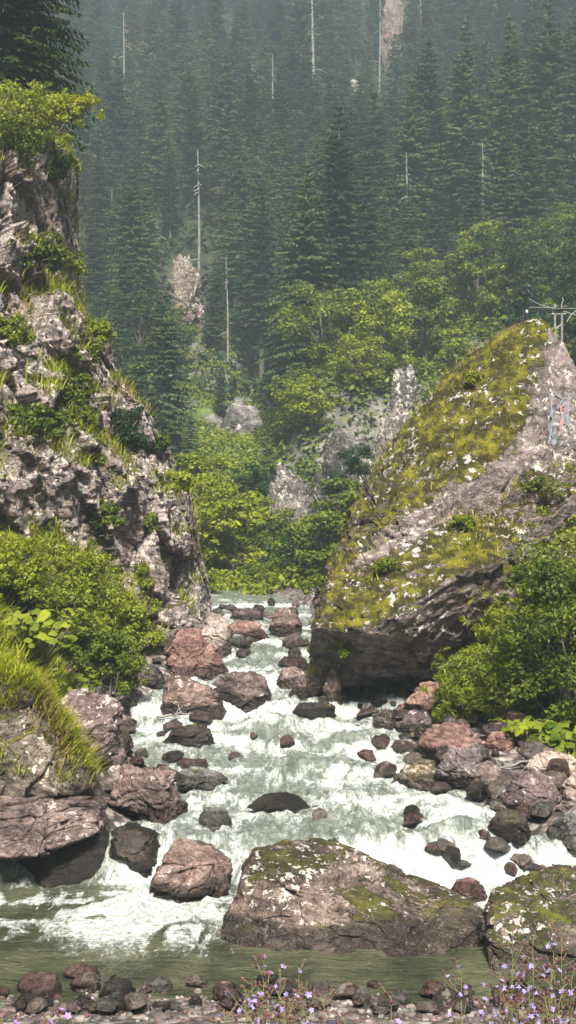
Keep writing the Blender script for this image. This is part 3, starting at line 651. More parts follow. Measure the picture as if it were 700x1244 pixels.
fcrag(372, 515, 470, 700, 62, 'middle and widest face of the grey rock wall in the valley centre', 82, .6, .1, .8, 7, 'wall', .8)
fcrag(440, 488, 530, 700, 65, 'right hand face of the grey rock wall, half behind the great crag', 95, .6, .1, .7, 7, 'wall', .8)
fcrag(462, 440, 516, 540, 69, 'narrow pale rock pillar among the leafy trees', 83, .7, .25, .2, 6, 'wall', 1.0)
fcrag(192, 304, 252, 410, 112, 'reddish bare outcrop high on the wooded slope', 84, .5, .1, .9, 7, 'outcrop', 1.3)
fcrag(298, 418, 338, 452, 112, 'white bare rock at the top of the green clearing', 85, .6, 0, .6, 6, 'pale')
fcrag(371, 312, 396, 400, 100, 'slender white rock tooth between the spruces', 86, .6, 0, .2, 6, 'pale')
fcrag(240, 420, 262, 440, 118, 'small pale rock in shade above the green clearing', 87, .6, 0, .5, 5, 'pale')
fcrag(422, 94, 442, 126, 190, 'small white rock high in the forest', 88, .6, 0, .5, 5, 'pale')
fcrag(462, -14, 496, 74, 190, 'tall brown rock scar at the top of the forest', 89, .5, 0, .5, 5, 'brown')
fcrag(484, 78, 510, 116, 200, 'brownish rock below the tall scar', 90, .5, 0, .5, 5, 'brown')
fcrag(254, 278, 278, 312, 135, 'small pale outcrop right of the reddish one', 91, .6, 0, .5, 5, 'pale')
fcrag(338, 452, 360, 476, 100, 'small shaded outcrop beside the spruces', 92, .6, 0, .5, 5)
fcrag(196, 490, 240, 522, 92, 'long sunlit rock slab in the green clearing', 93, .5, .2, .7, 5, 'pale')
fcrag(262, 480, 322, 540, 88, 'scree of pale slabs across the green clearing', 94, .5, .2, .9, 6)

# ------------------------------------------------------------------ water
def wfn(X, Y):
    x = X.ravel(); y = Y.ravel(); z, foam = prof_steps(x, y)
    flow = sstep(16.0, 17.2, y)                          # 0 in the pool, 1 in the rapids
    Q = np.stack([x*1.5, y*.8, x*0], 1); t1 = fbm(Q*1.3+np.stack([fbm(Q, 2, 71)]*3, 1)*.6, 4, 72)
    rid = 1-np.abs(fbm(np.stack([x*3.0, y*1.7, x*0], 1)+t1[:, None]*.5, 3, 73))*1.6
    t2 = fbm(np.stack([x*7, y*3.6, x*0], 1)+t1[:, None], 3, 74)
    far = sstep(60, 25, y)
    # churned water where the falls land in the pool
    ch = np.exp(-((y-15.6)/.75)**2)*sstep(-2.9, -1.9, x)*sstep(-.6, -1.1, x)+np.exp(-((y-16.2)/.5)**2)*sstep(.9, 1.4, x)*sstep(3.4, 3.0, x)
    amp = .022+.078*flow+.07*ch
    z = z+far*((t1*.9+rid*.45-.3)*amp*1.0+t2*(.012+.018*np.maximum(flow, ch))+.03*ch*rid)
    # water domes over drowned rocks
    for px, d, r, h in ((560, 17.35, .42, .30), (450, 17.5, .38, .2), (330, 23.7, .5, .2), (395, 21.0, .5, .16), (500, 20.0, .4, .15), (300, 20.6, .4, .14), (430, 22.6, .45, .14), (520, 18.6, .5, .14), (345, 27, .4, .15), (420, 18.9, .5, .12), (220, 22.8, .5, .14)):
        cx = (px-350)/F*d; g_ = np.exp(-(((x-cx)/r)**2+((y-d)/(r*.8))**2)); z = z+h*g_; foam = np.maximum(foam, .5*np.exp(-(((x-cx)/(r*1.1))**2+((y-d+r*1.5)/(r*1.1))**2)))
    # foam: cascades, patches, trails around stones
    pt = fbm(np.stack([x*1.1, y*.6, x*0], 1)+3, 4, 75); pt2 = fbm(np.stack([x*3.5, y*2.0, x*0], 1)+t1[:, None], 3, 77)
    fo = foam*.85+flow*(.12+.42*pt+.30*pt2+.25*rid)
    for rx_, ry_, ra, rbb in ROCKS:
        if ry_ < 44 and ry_ > 12 and ra < 1.6:
            m = (np.abs(x-rx_) < ra*2.2) & (np.abs(y-ry_) < rbb*4+.8)
            if not m.any(): continue
            q = np.sqrt(((x[m]-rx_)/(ra+.04))**2+((y[m]-ry_)/(rbb+.06))**2)
            fo[m] = np.maximum(fo[m], flow[m]*.75*np.exp(-((q-1.03)/.2)**2)); tr = np.exp(-((x[m]-rx_)/(ra*.9))**2)*sstep(ry_-rbb-.9, ry_-rbb, y[m])*sstep(ry_, ry_-rbb, y[m]); fo[m] = np.maximum(fo[m], flow[m]*.65*tr)
    fo = fo + ch*(.62+.25*t1)
    st = fbm(np.stack([x*1.1+2*t1, y*2.6, x*0], 1)+8, 4, 76)
    pool = (1-flow)*(sstep(13.7, 15.4, y)*.72*sstep(-.3, .5, st+.2)+.34*sstep(.0, .5, st)*sstep(13.2, 13.8, y)); pool *= np.where(x < -2.6, .8, 1)*np.where(x > -.9, .5, 1)
    fo = fo+pool
    return z.reshape(X.shape), {'foam': np.clip(fo, 0, 1.0), 'calm': 1-flow}
def wmat():
    b = NB('river_water'); g = b.n('ShaderNodeNewGeometry'); pos = g.outputs['Position']
    f = b.n('ShaderNodeAttribute', attribute_name='foam').outputs['Fac']; calm = b.n('ShaderNodeAttribute', attribute_name='calm').outputs['Fac']
    mp = b.map(pos, (1.7, .65, 1.0)); n = b.noise(mp, 4.5, 7, .72, 1.2); n2 = b.noise(mp, 17, 5, .72, .8); n3 = b.noise(b.map(pos, (1, 1.6, 1)), 9, 4, .6, 1.0); nb = b.noise(pos, 1.1, 4, .6)
    ff = b.math('ADD', f, b.math('MULTIPLY', b.math('SUBTRACT', n, .5), 1.5)); ff = b.math('ADD', ff, b.math('MULTIPLY', b.math('SUBTRACT', n2, .5), 1.1))
    m = b.ss(ff, .38, 1.05); m2 = b.math('MULTIPLY', m, .97)
    deep = b.mix(b.ss(nb, .35, .65), (.03, .036, .018), (.085, .09, .052)); rap = b.mix(b.ss(n, .35, .65), (.085, .10, .08), (.20, .225, .195))
    wc = b.mix(calm, rap, deep)
    c = b.mix(m2, wc, b.mix(b.ss(b.math('ADD', b.math('MULTIPLY', n2, .5), b.math('MULTIPLY', n3, .5)), .38, .62), (.33, .38, .355), (.60, .62, .61)))  # foam shading put into its colour: noise mixes grey into the white
    h = b.math('ADD', b.math('MULTIPLY', n, .5), b.math('ADD', b.math('MULTIPLY', n2, .25), b.math('MULTIPLY', n3, .6)))
    n4 = b.noise(b.map(pos, (.7, 3.0, 1)), 3.2, 4, .6, .6); h = b.math('ADD', h, b.math('MULTIPLY', b.math('MULTIPLY', n4, calm), 1.6))
    r = b.math('ADD', b.math('MULTIPLY', m, .45), .08)
    nrm = b.bump(h, .8, .07)
    return b.done(b.pbsdf(c, r, nrm, .5, IOR=1.33))
wy = np.concatenate([np.linspace(12.2, 20, 300)[:-1], np.linspace(20, 31, 260)[:-1], np.linspace(31, 46, 150)])
WATER = tag(grid_mesh('river_water', np.linspace(-8.5, 8.5, 560), wy, wfn, wmat()), kind='structure')

# ------------------------------------------------------------------ raycast onto everything solid built so far
def allbvh(objs):
    V = []; Fc = []; n = 0
    for o in objs:
        me = o.data; a = np.empty(len(me.vertices)*3, np.float32); me.vertices.foreach_get('co', a); a = a.reshape(-1, 3)+np.array(o.location, np.float32)
        V.extend(map(tuple, a.tolist())); Fc.extend([tuple(i+n for i in p.vertices) for p in me.polygons]); n += len(a)
    return BVHTree.FromPolygons(V, Fc)
GB = allbvh([G]); LB = bvh(CLIFF); MB_ = bvh(MOUND)
def hitall(px, py, Bs=None):
    best = None
    for B in (Bs or (GB, LB, CB, MB_)):
        h = pray(B, px, py)
        if h[0] is not None and (best is None or h[3] < best[3]): best = h
    return best

# ------------------------------------------------------------------ foliage builders
def leafcloud(C, rad, n, size, seed, up=.4, asp=.55, flatz=.8, shell=.5):
    """n leaf-shaped quads spread through balls of radius rad round the centres C"""
    rg = np.random.RandomState(seed); C = np.asarray(C, float); rad = np.asarray(rad, float)
    w_ = rad**2; k = rg.choice(len(C), n, p=w_/w_.sum()); d = rg.normal(size=(n, 3)); d /= np.linalg.norm(d, axis=1)[:, None]
    r = (shell+(1-shell)*rg.rand(n)**.6)*rad[k]*(.75+.5*rg.rand(n)); p = C[k]+d*r[:, None]*np.array([1, 1, flatz])
    nn = d*.7+rg.normal(size=(n, 3))*.55+np.array([0, 0, up]); nn /= np.linalg.norm(nn, axis=1)[:, None]
    t = np.cross(nn, rg.normal(size=(n, 3))); t /= np.linalg.norm(t, axis=1)[:, None]; s_ = np.cross(nn, t)
    L = size*rg.uniform(.6, 1.3, n)[:, None]; Wd = L*asp
    V = np.stack([p-t*L*.5, p+s_*Wd*.5-nn*L*.08, p+t*L*.55-nn*L*.12, p-s_*Wd*.5-nn*L*.08], 1).reshape(-1, 3)
    return V, np.arange(4*n).reshape(n, 4)
def blades(B, N, L, width, seed, bend=.7, out=.5):
    """grass blades from base points B with outward normals N"""
    rg = np.random.RandomState(seed); n = len(B); a = rg.rand(n)*6.283; side = np.stack([np.cos(a), np.sin(a), 0*a], 1)
    d = np.array([0, 0, 1.0])*.9+side*out*rg.rand(n)[:, None]+N*.5; d /= np.linalg.norm(d, axis=1)[:, None]
    sw = side+N*.6; sw[:, 2] = -.25; L = (L*rg.uniform(.5, 1.25, n))[:, None]; wv = np.cross(d, sw); wv /= np.linalg.norm(wv, axis=1)[:, None]+1e-9
    P = [B+d*L*t+sw*L*bend*t*t*.6 for t in (0, .4, .75, 1)]; ws = [1, .85, .5, .06]
    V = np.stack([q for p, ww in zip(P, ws) for q in (p-wv*width*ww*.5, p+wv*width*ww*.5)], 1).reshape(-1, 3)
    b0 = (np.arange(n)*8)[:, None, None]; q = np.array([[0, 1, 3, 2], [2, 3, 5, 4], [4, 5, 7, 6]])[None]
    return V, (b0+q).reshape(-1, 4)
def limb(a, b, r0, r1, rg, n=5, wob=.08, k=5):
    a = np.asarray(a, float); b = np.asarray(b, float); L = np.linalg.norm(b-a); t = np.linspace(0, 1, n)[:, None]
    p = a+(b-a)*t+rg.normal(size=(n, 3))*wob*L*np.sin(t*math.pi); return tube(p, np.linspace(r0, r1, n), k)
def shrub(base, rx, ry, h, label, seed, mat='leaf_mid', nc=26, nl=6000, ls=.09, name='shrub', cat='shrub', group=None, asp=.55, up=.4, z0=.12, cr=.30, lean=(0, 0)):
    rg = np.random.RandomState(seed); C = []
    for k in range(nc):
        a = rg.rand()*6.283; t = rg.uniform(z0, .92); q = math.sqrt(max(0, 1-((t-.35)/.66)**2))*rg.uniform(.25, .9)
        C.append((math.cos(a)*rx*q+lean[0]*t*h, math.sin(a)*ry*q+lean[1]*t*h, t*h))
    rad = [rg.uniform(.6, 1.25)*cr*min(rx, h*.6+.2) for _ in C]
    for k in range(int(nc*.9)):
        a = rg.rand()*6.283; t = rg.uniform(.25, 1.0); q = math.sqrt(max(0, 1-((t-.35)/.7)**2))*rg.uniform(.95, 1.15)
        C.append((math.cos(a)*rx*q+lean[0]*t*h, math.sin(a)*ry*q+lean[1]*t*h, t*h*rg.uniform(1, 1.12))); rad.append(rg.uniform(.22, .5)*cr*min(rx, h*.6+.2))
    C = np.array(C); rad = np.array(rad)
    root = empty(name, base, label, cat, group)
    V, Fc = leafcloud(C, rad, nl, ls, seed+1, up, asp); mesh_np('foliage', V, Fc, M[mat], root, smooth=False)
    a = Acc()
    for k in range(min(nc, 14)):
        a.add(*limb((rg.normal()*.05*rx, rg.normal()*.05*ry, -.15), C[k], .018*h+.008, .006, rg))
    V, Fc = a.get(); mesh_np('stems', V, Fc, M['bark'], root)
    return root

# ---- tree prototypes (unit scale: metres), kept as mesh data
def spruce_data(seed, H=24.0, Rr=3.6, whorls=34, nb=9, seg=7, start=.10, sparse=0.0, tw=.20, tlf=.30):
    rg = np.random.RandomState(seed); Vs = []; 
    for wi in range(whorls):
        t = start+(1-start)*(wi+rg.uniform(-.2, .2))/whorls; z = H*t
        L0 = Rr*(1-t)**.78*(1+.0*t)+.12
        if t < start+.12: L0 *= .75+2*(t-start)
        for k in range(nb if t < .85 else 6):
            if rg.rand() < sparse: continue
            a = rg.rand()*6.283; L = L0*rg.uniform(.62, 1.12); rise = .25*L*(t-.35); dr = .30*L*(1.15-t)
            for j in range(seg):
                s0 = (j+.6)/seg; c = np.array([math.cos(a)*L*s0, math.sin(a)*L*s0, z+rise*s0-dr*s0*s0+.12*L*max(0, s0-.75)])
                for sd_ in (-1, 1):
                    tl = (L*tlf*(1-s0*.72)+.10)*rg.uniform(.7, 1.2); an = a+sd_*rg.uniform(.65, 1.1)
                    e = c+np.array([math.cos(an)*tl, math.sin(an)*tl, -tl*rg.uniform(.35, 1.0)])
                    pr = np.array([-math.sin(an), math.cos(an), rg.uniform(-.9, .9)])*tw*rg.uniform(.7, 1.3)*(1 if t < .8 else .7)
                    Vs.append([c-pr*.35, c+pr*.35, (c+e)/2+pr*.9, e]); Vs.append([c-pr*.35, (c+e)/2-pr*.8, e, (c+e)/2])
                if j >= seg-2:
                    e = c+np.array([math.cos(a), math.sin(a), -.35])*L*.14; pr = np.array([-math.sin(a), math.cos(a), 0])*tw*.35; Vs.append([c-pr, c+pr, e+pr*.2, e-pr*.2])
    tip = []
    for k in range(6):
        a = k*1.05; zz = H-.5-.25*k; Vs.append([(0, 0, zz+.9), (math.cos(a)*.07, math.sin(a)*.07, zz+.3), (math.cos(a)*.35, math.sin(a)*.35, zz-.1), (math.cos(a+.5)*.1, math.sin(a+.5)*.1, zz-.2)])
    V = np.array(Vs, float).reshape(-1, 3); Fc = np.arange(len(V)).reshape(-1, 4)
    T, Tf = tube(np.array([[0, 0, -1.0], [0, 0, H*.4], [0, 0, H*.8], [0, 0, H]]), [H*.013, H*.0095, H*.004, .02], 7)
    return (V, Fc), (T, Tf)
def snag_data(seed, H=18.0, nb=26, top=1.0):
    rg = np.random.RandomState(seed); a = Acc(); a.add(*tube(np.array([[0, 0, -1], [.1, 0, H*.5], [0, .1, H]]), [H*.010, H*.008, H*.003], 7)); b = Acc()
    for k in range(nb):
        t = rg.uniform(.25, .93); an = rg.rand()*6.283; L = rg.uniform(.5, 2.2)*(1.15-t); z = H*t
        p = np.array([[0, 0, z], [math.cos(an)*L*.5, math.sin(an)*L*.5, z-.12*L], [math.cos(an)*L, math.sin(an)*L, z-.5*L]]); b.add(*tube(p, [.07, .05, .025], 4))
    return a.get(), b.get()
def leafy_data(seed, H=9.0, Rr=3.2, nc=34, nl=3600, ls=.34, trunk_h=.25):
    rg = np.random.RandomState(seed); C = []
    for k in range(nc):
        a = rg.rand()*6.283; t = rg.uniform(trunk_h, .95); q = math.sqrt(max(0.05, 1-((t-.55)/.5)**2))*rg.uniform(.3, .95)
        C.append((math.cos(a)*Rr*q, math.sin(a)*Rr*q, t*H))
    C = np.array(C); rad = rg.uniform(.16, .34, nc)*Rr
    c = leafcloud(C, rad, nl, ls, seed, .6, .6, .6); a = Acc(); a.add(*tube(np.array([[0, 0, -.8], [.1, 0, H*.4], [0, .1, H*.75]]), [H*.022, H*.015, H*.006], 7))
    for k in range(12): a.add(*limb((0, 0, H*rg.uniform(.15, .5)), C[k], H*.008, .02, rg))
    return c, a.get()
def hold(dat, mat, nm):
    me = mesh_np(nm, dat[0], dat[1], M[mat], smooth=False); d = me.data; bpy.data.objects.remove(me); return d
SPR = []
for k, (H, Rr, nb, sp) in enumerate([(24, 5.0, 9, 0), (26, 4.4, 9, .1), (22, 5.2, 9, 0), (25, 4.0, 8, .25), (20, 4.8, 9, .05), (27, 5.0, 9, .12)]):
    c, t = spruce_data(100+k, H, Rr, 32, nb+4, 11, [.08, .2, .06, .3, .1, .15][k], sp, .12); SPR.append((hold(c, 'needle', 'crown'), hold(t, 'bark', 'trunk'), H))
SNAG = []
for k in range(3):
    t, br = snag_data(140+k, [20, 16, 13][k], [46, 34, 12][k])
    if k == 2: t = (np.vstack([t[0], br[0]]), np.vstack([t[1], br[1]+len(t[0])]))
    SNAG.append((hold(br, 'deadwood', 'dead_branches'), hold(t, 'deadwood', 'trunk'), [20, 16, 13][k]))
LFY = {}
for nm, mt in (('bright', 'leaf_bright'), ('mid', 'leaf_mid'), ('dark', 'leaf_dark')):
    LFY[nm] = []
    for k in range(3):
        c, t = leafy_data(160+k, 9, [3.4, 2.9, 3.8][k], 36, 4200, .36); LFY[nm].append((hold(c, mt, 'crown'), hold(t, 'bark', 'trunk'), 9.0))
def plant_tree(kind, data, loc, s, rz, label, cat, group, sxy=1.0, parts=('crown', 'trunk')):
    root = empty(kind, loc, label, cat, group, rz, (s*sxy, s*sxy, s))
    for nm, me in zip(parts, data[:2]):
        o = bpy.data.objects.new(nm, me); COL.objects.link(o); o.parent = root
    return root

# ---- the forest on the mountain side
def forest():
    rg = np.random.RandomState(9); placed = []; n = 0; tries = 0
    # the rows of big spruces lower down are given one by one
    big = [(372, 575, 84, 20, 'big dark spruce rising from the grey rock wall in the valley centre'), (412, 560, 86, 23, 'tallest dark spruce above the grey rock wall in the valley centre'), (368, 560, 90, 19, 'dark spruce at the left end of the grey rock wall'),
           (445, 540, 92, 19, 'dark spruce behind the pale rock pillar'), (200, 560, 78, 10.5, 'lone dark spruce in the green clearing beside the left cliff'), (268, 525, 92, 4.5, 'small dark spruce in the middle of the green clearing'),
           (232, 570, 74, 4.2, 'small spruce near the corner of the left cliff'), (160, 480, 105, 22, 'tall spruce just right of the upper left cliff'), (402, 470, 104, 24, 'tall spruce behind the spruces of the rock wall'),
           (318, 480, 108, 24, 'tall spruce right of the white bare rock'), (366, 500, 98, 20, 'spruce beside the shaded outcrop'), (176, 470, 112, 20, 'tall spruce below the reddish outcrop'),
           (500, 400, 112, 22, 'broad spruce above the leafy trees in the centre right'), (565, 390, 112, 26, 'very tall broad spruce above the great crag'), (520, 380, 118, 23, 'spruce between the two broad ones above the leafy trees'),
           (620, 385, 112, 25, 'very tall spruce with a visible trunk above the great crag'), (665, 370, 116, 25, 'tall spruce near the right edge above the great crag'), (700, 360, 116, 24, 'spruce cut by the right edge above the great crag'), (455, 400, 118, 21, 'spruce left of the broad ones above the leafy trees'), (290, 440, 120, 22, 'spruce behind the white bare rock'), (424, 410, 120, 22, 'spruce right of the slender white rock tooth'), (350, 410, 124, 19, 'spruce left of the slender white rock tooth')]
    for i, (px, py, d, H, lab) in enumerate(big):
        x = (px-350)/F*d; z = float(ground(np.array([x]), np.array([float(d)]))[0]); D = SPR[i % 6]
        plant_tree('spruce_tree', D, (x, d, z-.3), H*(.8 if H > 12 else 1)/D[2], rg.rand()*6.3, lab, 'tree', None, 1.15); placed.append((px, py, d))
    def put(pxr, pyr, n_, sp, hr, tag_, seed):
        nonlocal placed
        c = 0; t_ = 0
        while c < n_ and t_ < 6000:
            t_ += 1; px = rg.uniform(*pxr); py = rg.uniform(*pyr); h = pray(GB, px, py)
            if h[0] is None or h[0][1] < 96: continue
            d = h[0][1]
            if any(abs(px-q[0]) < sp and abs(py-q[1]) < sp*.8 for q in placed): continue
            if any(abs(px-a) < b_ and -6 < py-c_ < e_ for a, b_, c_, e_ in ((222, 38, 300, 200), (318, 20, 420, 90), (383, 16, 320, 190), (260, 45, 440, 60), (478, 16, -40, 190), (432, 12, 90, 110), (266, 16, 280, 110))): continue
            placed.append((px, py, d)); c += 1; H = rg.uniform(*hr); D = SPR[rg.randint(6)]
            row = 'topmost hazy' if py < 110 else ('middle' if py < 260 else 'lower'); side = 'left' if px < 300 else 'right'
            plant_tree('spruce_tree', D, (h[0][0], h[0][1], h[0][2]-.4), H/D[2], rg.rand()*6.3, f'dark spruce in the {row} part of the forest, {side} half', 'tree', f'spruces of the {row} forest on the {side}', rg.uniform(.9, 1.3))
    put((80, 720), (-110, 110), 122, 22, (13, 21), '', 1)
    put((90, 720), (110, 260), 92, 23, (11, 18), '', 2)
    put((100, 720), (260, 400), 46, 24, (9, 15), '', 3)
    put((140, 480), (400, 470), 12, 24, (7, 11), '', 4)
    sn = [(382, 100, 0, 'bleached dead spruce with drooping bare branches in the upper forest', 115), (461, 62, 2, 'bare white trunk at the top of the forest left of the scar', 70), (482, 66, 2, 'bare white trunk standing on the tall brown scar', 80), (649, 48, 1, 'dead spruce with bare twigs near the top right', 60),
          (496, 285, 1, 'dead grey spruce in the middle of the forest', 100), (241, 270, 2, 'thin bare trunk left of the middle of the forest', 90), (306, 118, 2, 'short bare trunk in the upper left forest', 50), (331, 110, 2, 'thin short bare trunk next to another in the upper forest', 45), (153, 105, 2, 'thin bare trunk at the far upper left of the forest', 90),
          (203, 462, 2, 'thin bare trunk beside the white rock at the left', 70), (666, 230, 2, 'long bare trunk among the right spruces', 125), (512, 20, 2, 'bare trunk top at the upper edge right of the scar', 40), (135, 290, 2, 'slender dead trunk right of the upper cliff', 60), (618, 70, 2, 'short bare trunk among the upper right spruces', 45), (277, 372, 2, 'thin dead trunk right of the reddish outcrop', 60), (588, 262, 1, 'grey dead tree in the right spruces', 90)]
    for px, py, k, lab, hp in sn:
        h = pray(GB, px, py); d = h[0][1]*.9 if h[0] is not None else 200
        x = (px-350)/F*d; z = CZ+(622-py)/F*d; zg = float(ground(np.array([x]), np.array([d]))[0]); H = (z-zg)+hp/F*d
        D = SNAG[k]; tr = plant_tree('dead_tree', D if k < 2 else (D[1],), (x, d, zg), H/D[2], rg.rand()*6, lab, 'dead tree', None, 1.0 if k else 1.3, ('dead_branches', 'trunk') if k < 2 else ('trunk',)); tr.rotation_euler[0] = rg.normal()*.02; tr.rotation_euler[1] = rg.normal()*.02
forest()

def leafy_belt():
    rg = np.random.RandomState(21)
    items = [ # px, py(base), d, height m, tone, label
     (400, 430, 100, 8, 'mid', 'rounded green tree left end of the leafy belt below the spruces'), (430, 440, 96, 9, 'bright', 'bright green tree in the leafy belt beside the rock tooth'), (462, 445, 92, 8, 'mid', 'green tree over the pale rock pillar'), (545, 480, 84, 9, 'bright', 'tiered bright green tree directly behind the great crag'),
     (505, 470, 84, 8, 'mid', 'green tree right of the pale rock pillar'), (580, 440, 84, 8, 'bright', 'light green tree behind the peak slope of the great crag'), (560, 420, 92, 9, 'dark', 'dark green leafy tree behind the light green ones'), (615, 410, 88, 8, 'mid', 'green tree behind the summit of the great crag'), (655, 385, 82, 8, 'dark', 'dark leafy tree behind the cables'),
     (700, 410, 62, 6.5, 'bright', 'bright tree at the right edge behind the summit of the crag'), (640, 350, 104, 8, 'dark', 'dark leafy tree above the summit of the great crag'), (600, 360, 104, 7, 'mid', 'green tree under the tall spruce with the visible trunk'), (520, 410, 100, 7, 'mid', 'leafy tree at the foot of the broad spruce'), (478, 400, 104, 7, 'bright', 'light leafy tree at the top of the leafy belt'),
     (690, 340, 104, 9, 'mid', 'green leafy tree at the right edge below the spruces'), (720, 470, 66, 7, 'mid', 'leafy tree cut by the right edge beside the crag'), (480, 520, 78, 5, 'dark', 'dark tree at the foot of the pale rock pillar'), (440, 580, 72, 5, 'mid', 'green tree at the top of the grey rock wall'), (445, 620, 60, 3.5, 'dark', 'small dark tree between the rock wall and the crag'),
     (238, 440, 118, 8, 'mid', 'round green tree above the green clearing'), (215, 455, 112, 6, 'dark', 'dark green tree left of the round one above the clearing'), (150, 450, 100, 7, 'bright', 'bright tree right of the left cliff, upper one'), (168, 510, 80, 6, 'bright', 'bright leafy tree against the left cliff edge'), (140, 425, 90, 5, 'mid', 'small leafy tree against the upper left cliff'),
     (268, 672, 55, 2.6, 'mid', 'green tree at the lower end of the clearing'), (226, 590, 62, 3.4, 'bright', 'light green tree beside the small spruce near the cliff corner'), (350, 570, 74, 4.0, 'mid', 'green tree at the left foot of the rock wall'), (296, 620, 60, 2.6, 'dark', 'dark leafy tree left of the grey rock wall'), (318, 625, 64, 2.4, 'dark', 'dark leafy tree against the grey rock wall'),
     (262, 690, 50, 4.0, 'bright', 'tall bright green bush right of the cliff corner'), (236, 655, 52, 4.0, 'bright', 'bright green bush high behind the cliff corner'), (285, 706, 49, 3.6, 'bright', 'bright green bush at the river bend'), (276, 672, 56, 3, 'mid', 'green bush behind the bright ones at the river bend'), (305, 690, 56, 3.0, 'mid', 'low green bush in the centre of the gap'),
     (392, 735, 45, 3.8, 'mid', 'dark green tree standing at the left end of the great crag'), (366, 735, 47, 3.1, 'dark', 'low dark tree beside the far bend'), (345, 690, 56, 3, 'mid', 'low green tree at the foot of the rock wall'), (420, 690, 50, 4, 'mid', 'green tree between the great crag and the rock wall'), (320, 728, 47, 1.8, 'bright', 'low bright bush over the far bend'), (236, 735, 45, 2.4, 'bright', 'leafy bush at the foot of the cliff corner')]
    for i, (px, py, d, H, tone, lab) in enumerate(items):
        x = (px-350)/F*d; zg = float(ground(np.array([x]), np.array([float(d)]))[0]); z = CZ+(622-py)/F*d; D = LFY[tone][i % 3]
        z = min(z, zg-.1) if z-zg > 1.5 else z-.3
        H2 = H*.74 if d > 78 else H
        plant_tree('leafy_tree', D, (x, d, z), H2/D[2], rg.rand()*6.3, lab, 'tree', None, 1.0 if H > 4 else 1.15)
leafy_belt()
def leafy_fill(n, pxr, dr, hr, label, group, seed, tones=('mid', 'bright', 'mid', 'dark')):
    rg = np.random.RandomState(seed); pts = []; c = 0; t = 0
    while c < n and t < 3000:
        t += 1; d = rg.uniform(*dr); px = rg.uniform(*pxr); x = (px-350)/F*d
        if any((x-a)**2+(d-b)**2 < 2.6**2 for a, b in pts): continue
        pts.append((x, d)); c += 1; z = float(ground(np.array([x]), np.array([d]))[0]); H = rg.uniform(*hr); D = LFY[tones[rg.randint(len(tones))]][rg.randint(3)]
        plant_tree('leafy_tree', D, (x, d, z-.3), H/D[2], rg.rand()*6.3, label, 'tree', group, rg.uniform(.9, 1.3))
leafy_fill(36, (385, 730), (70, 100), (3.6, 6.2), 'leafy tree in the green belt between the spruces and the great crag', 'leafy trees behind the great crag', 71)
leafy_fill(9, (362, 470), (69, 80), (2.5, 4.5), 'small leafy tree on top of the grey rock wall', 'small trees on the rock wall', 72)
leafy_fill(10, (120, 195), (66, 105), (4, 7), 'leafy tree between the left cliff and the clearing', 'leafy trees right of the left cliff', 73)
leafy_fill(9, (215, 330), (52, 68), (1.4, 2.6), 'small bright bush at the low end of the clearing', 'bushes at the low end of the clearing', 74, ('bright', 'bright', 'mid'))

# ---- low green cover of the clearing and the valley floor: nobody could count it
def cover():
    rg = np.random.RandomState(5); P = []; N = 0
    n = 9000; y = rg.uniform(44, 120, n); x = (rg.uniform(120, 420, n)-350)/F*y; z = ground(x, y)
    m = ((x < -1+.02*(y-60)) | (y < 60)) & (fbm(np.stack([x*.15, y*.15, x*0], 1), 3, 8) > -.6); x, y, z = x[m], y[m], z[m]
    C = np.stack([x, y, z+.15], 1); V, Fc = leafcloud(C, np.full(len(C), .6), 90000, .26, 8, .7, .6, .5)
    o = mesh_np('ground_cover', V, Fc, M['leaf_bright'], smooth=False); tag(o, 'bright low scrub covering the clearing up the valley', 'undergrowth', kind='stuff')
    n = 5000; y = rg.uniform(66, 112, n); x = (rg.uniform(315, 730, n)-350)/F*y; z = ground(x, y); m = x > -1+.02*(y-60); C = np.stack([x, y, z+.3], 1)[m]
    V, Fc = leafcloud(C, np.full(len(C), .8), 60000, .36, 10, .7, .6, .6); o = mesh_np('ground_cover', V, Fc, M['leaf_mid'], smooth=False); tag(o, 'green scrub under the leafy trees on the shelf above the rock wall', 'undergrowth', kind='stuff')
    # under the forest: dark low growth
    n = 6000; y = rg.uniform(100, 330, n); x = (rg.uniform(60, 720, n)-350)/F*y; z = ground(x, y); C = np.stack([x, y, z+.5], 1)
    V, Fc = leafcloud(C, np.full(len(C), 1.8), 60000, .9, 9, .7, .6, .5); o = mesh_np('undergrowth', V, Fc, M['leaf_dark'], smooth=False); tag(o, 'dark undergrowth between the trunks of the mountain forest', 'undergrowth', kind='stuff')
cover()

# ---- grass on the cliff ledges, the mound, the crag and the left bank
def mesh_arrays(o):
    me = o.data; n = len(me.vertices); a = np.empty(n*3, np.float32); me.vertices.foreach_get('co', a); b = np.empty(n*3, np.float32); me.vertices.foreach_get('normal', b)
    return a.reshape(-1, 3)+np.array(o.location, np.float32), b.reshape(-1, 3)
def grass_on(o, n, L, width, seed, nz=.5, thr=-.1, mat='grass', label='', box=None, sc=.6, out=.5, bend=.7):
    rg = np.random.RandomState(seed); V, N = mesh_arrays(o); m = (N[:, 2] > nz) & (fbm(V*sc, 3, seed) > thr)
    if box is not None: m &= box(V)
    idx = np.nonzero(m)[0]; k = rg.choice(idx, n); B = V[k]+rg.normal(size=(n, 3))*.06; v = blades(B, N[k], L, width, seed, bend, out)
    q = mesh_np('grass', v[0], v[1], M[mat], smooth=False); tag(q, label, 'grass', kind='stuff'); return q
grass_on(CLIFF, 34000, .34, .028, 1, .55, .05, 'grass', 'grass tufts growing on the ledges of the left cliff')
grass_on(CLIFF, 9000, .30, .026, 2, .5, .2, 'grass_dry', 'dry yellow grass on the cliff ledges')
inb = lambda V: (V[:, 1] < 19.4)
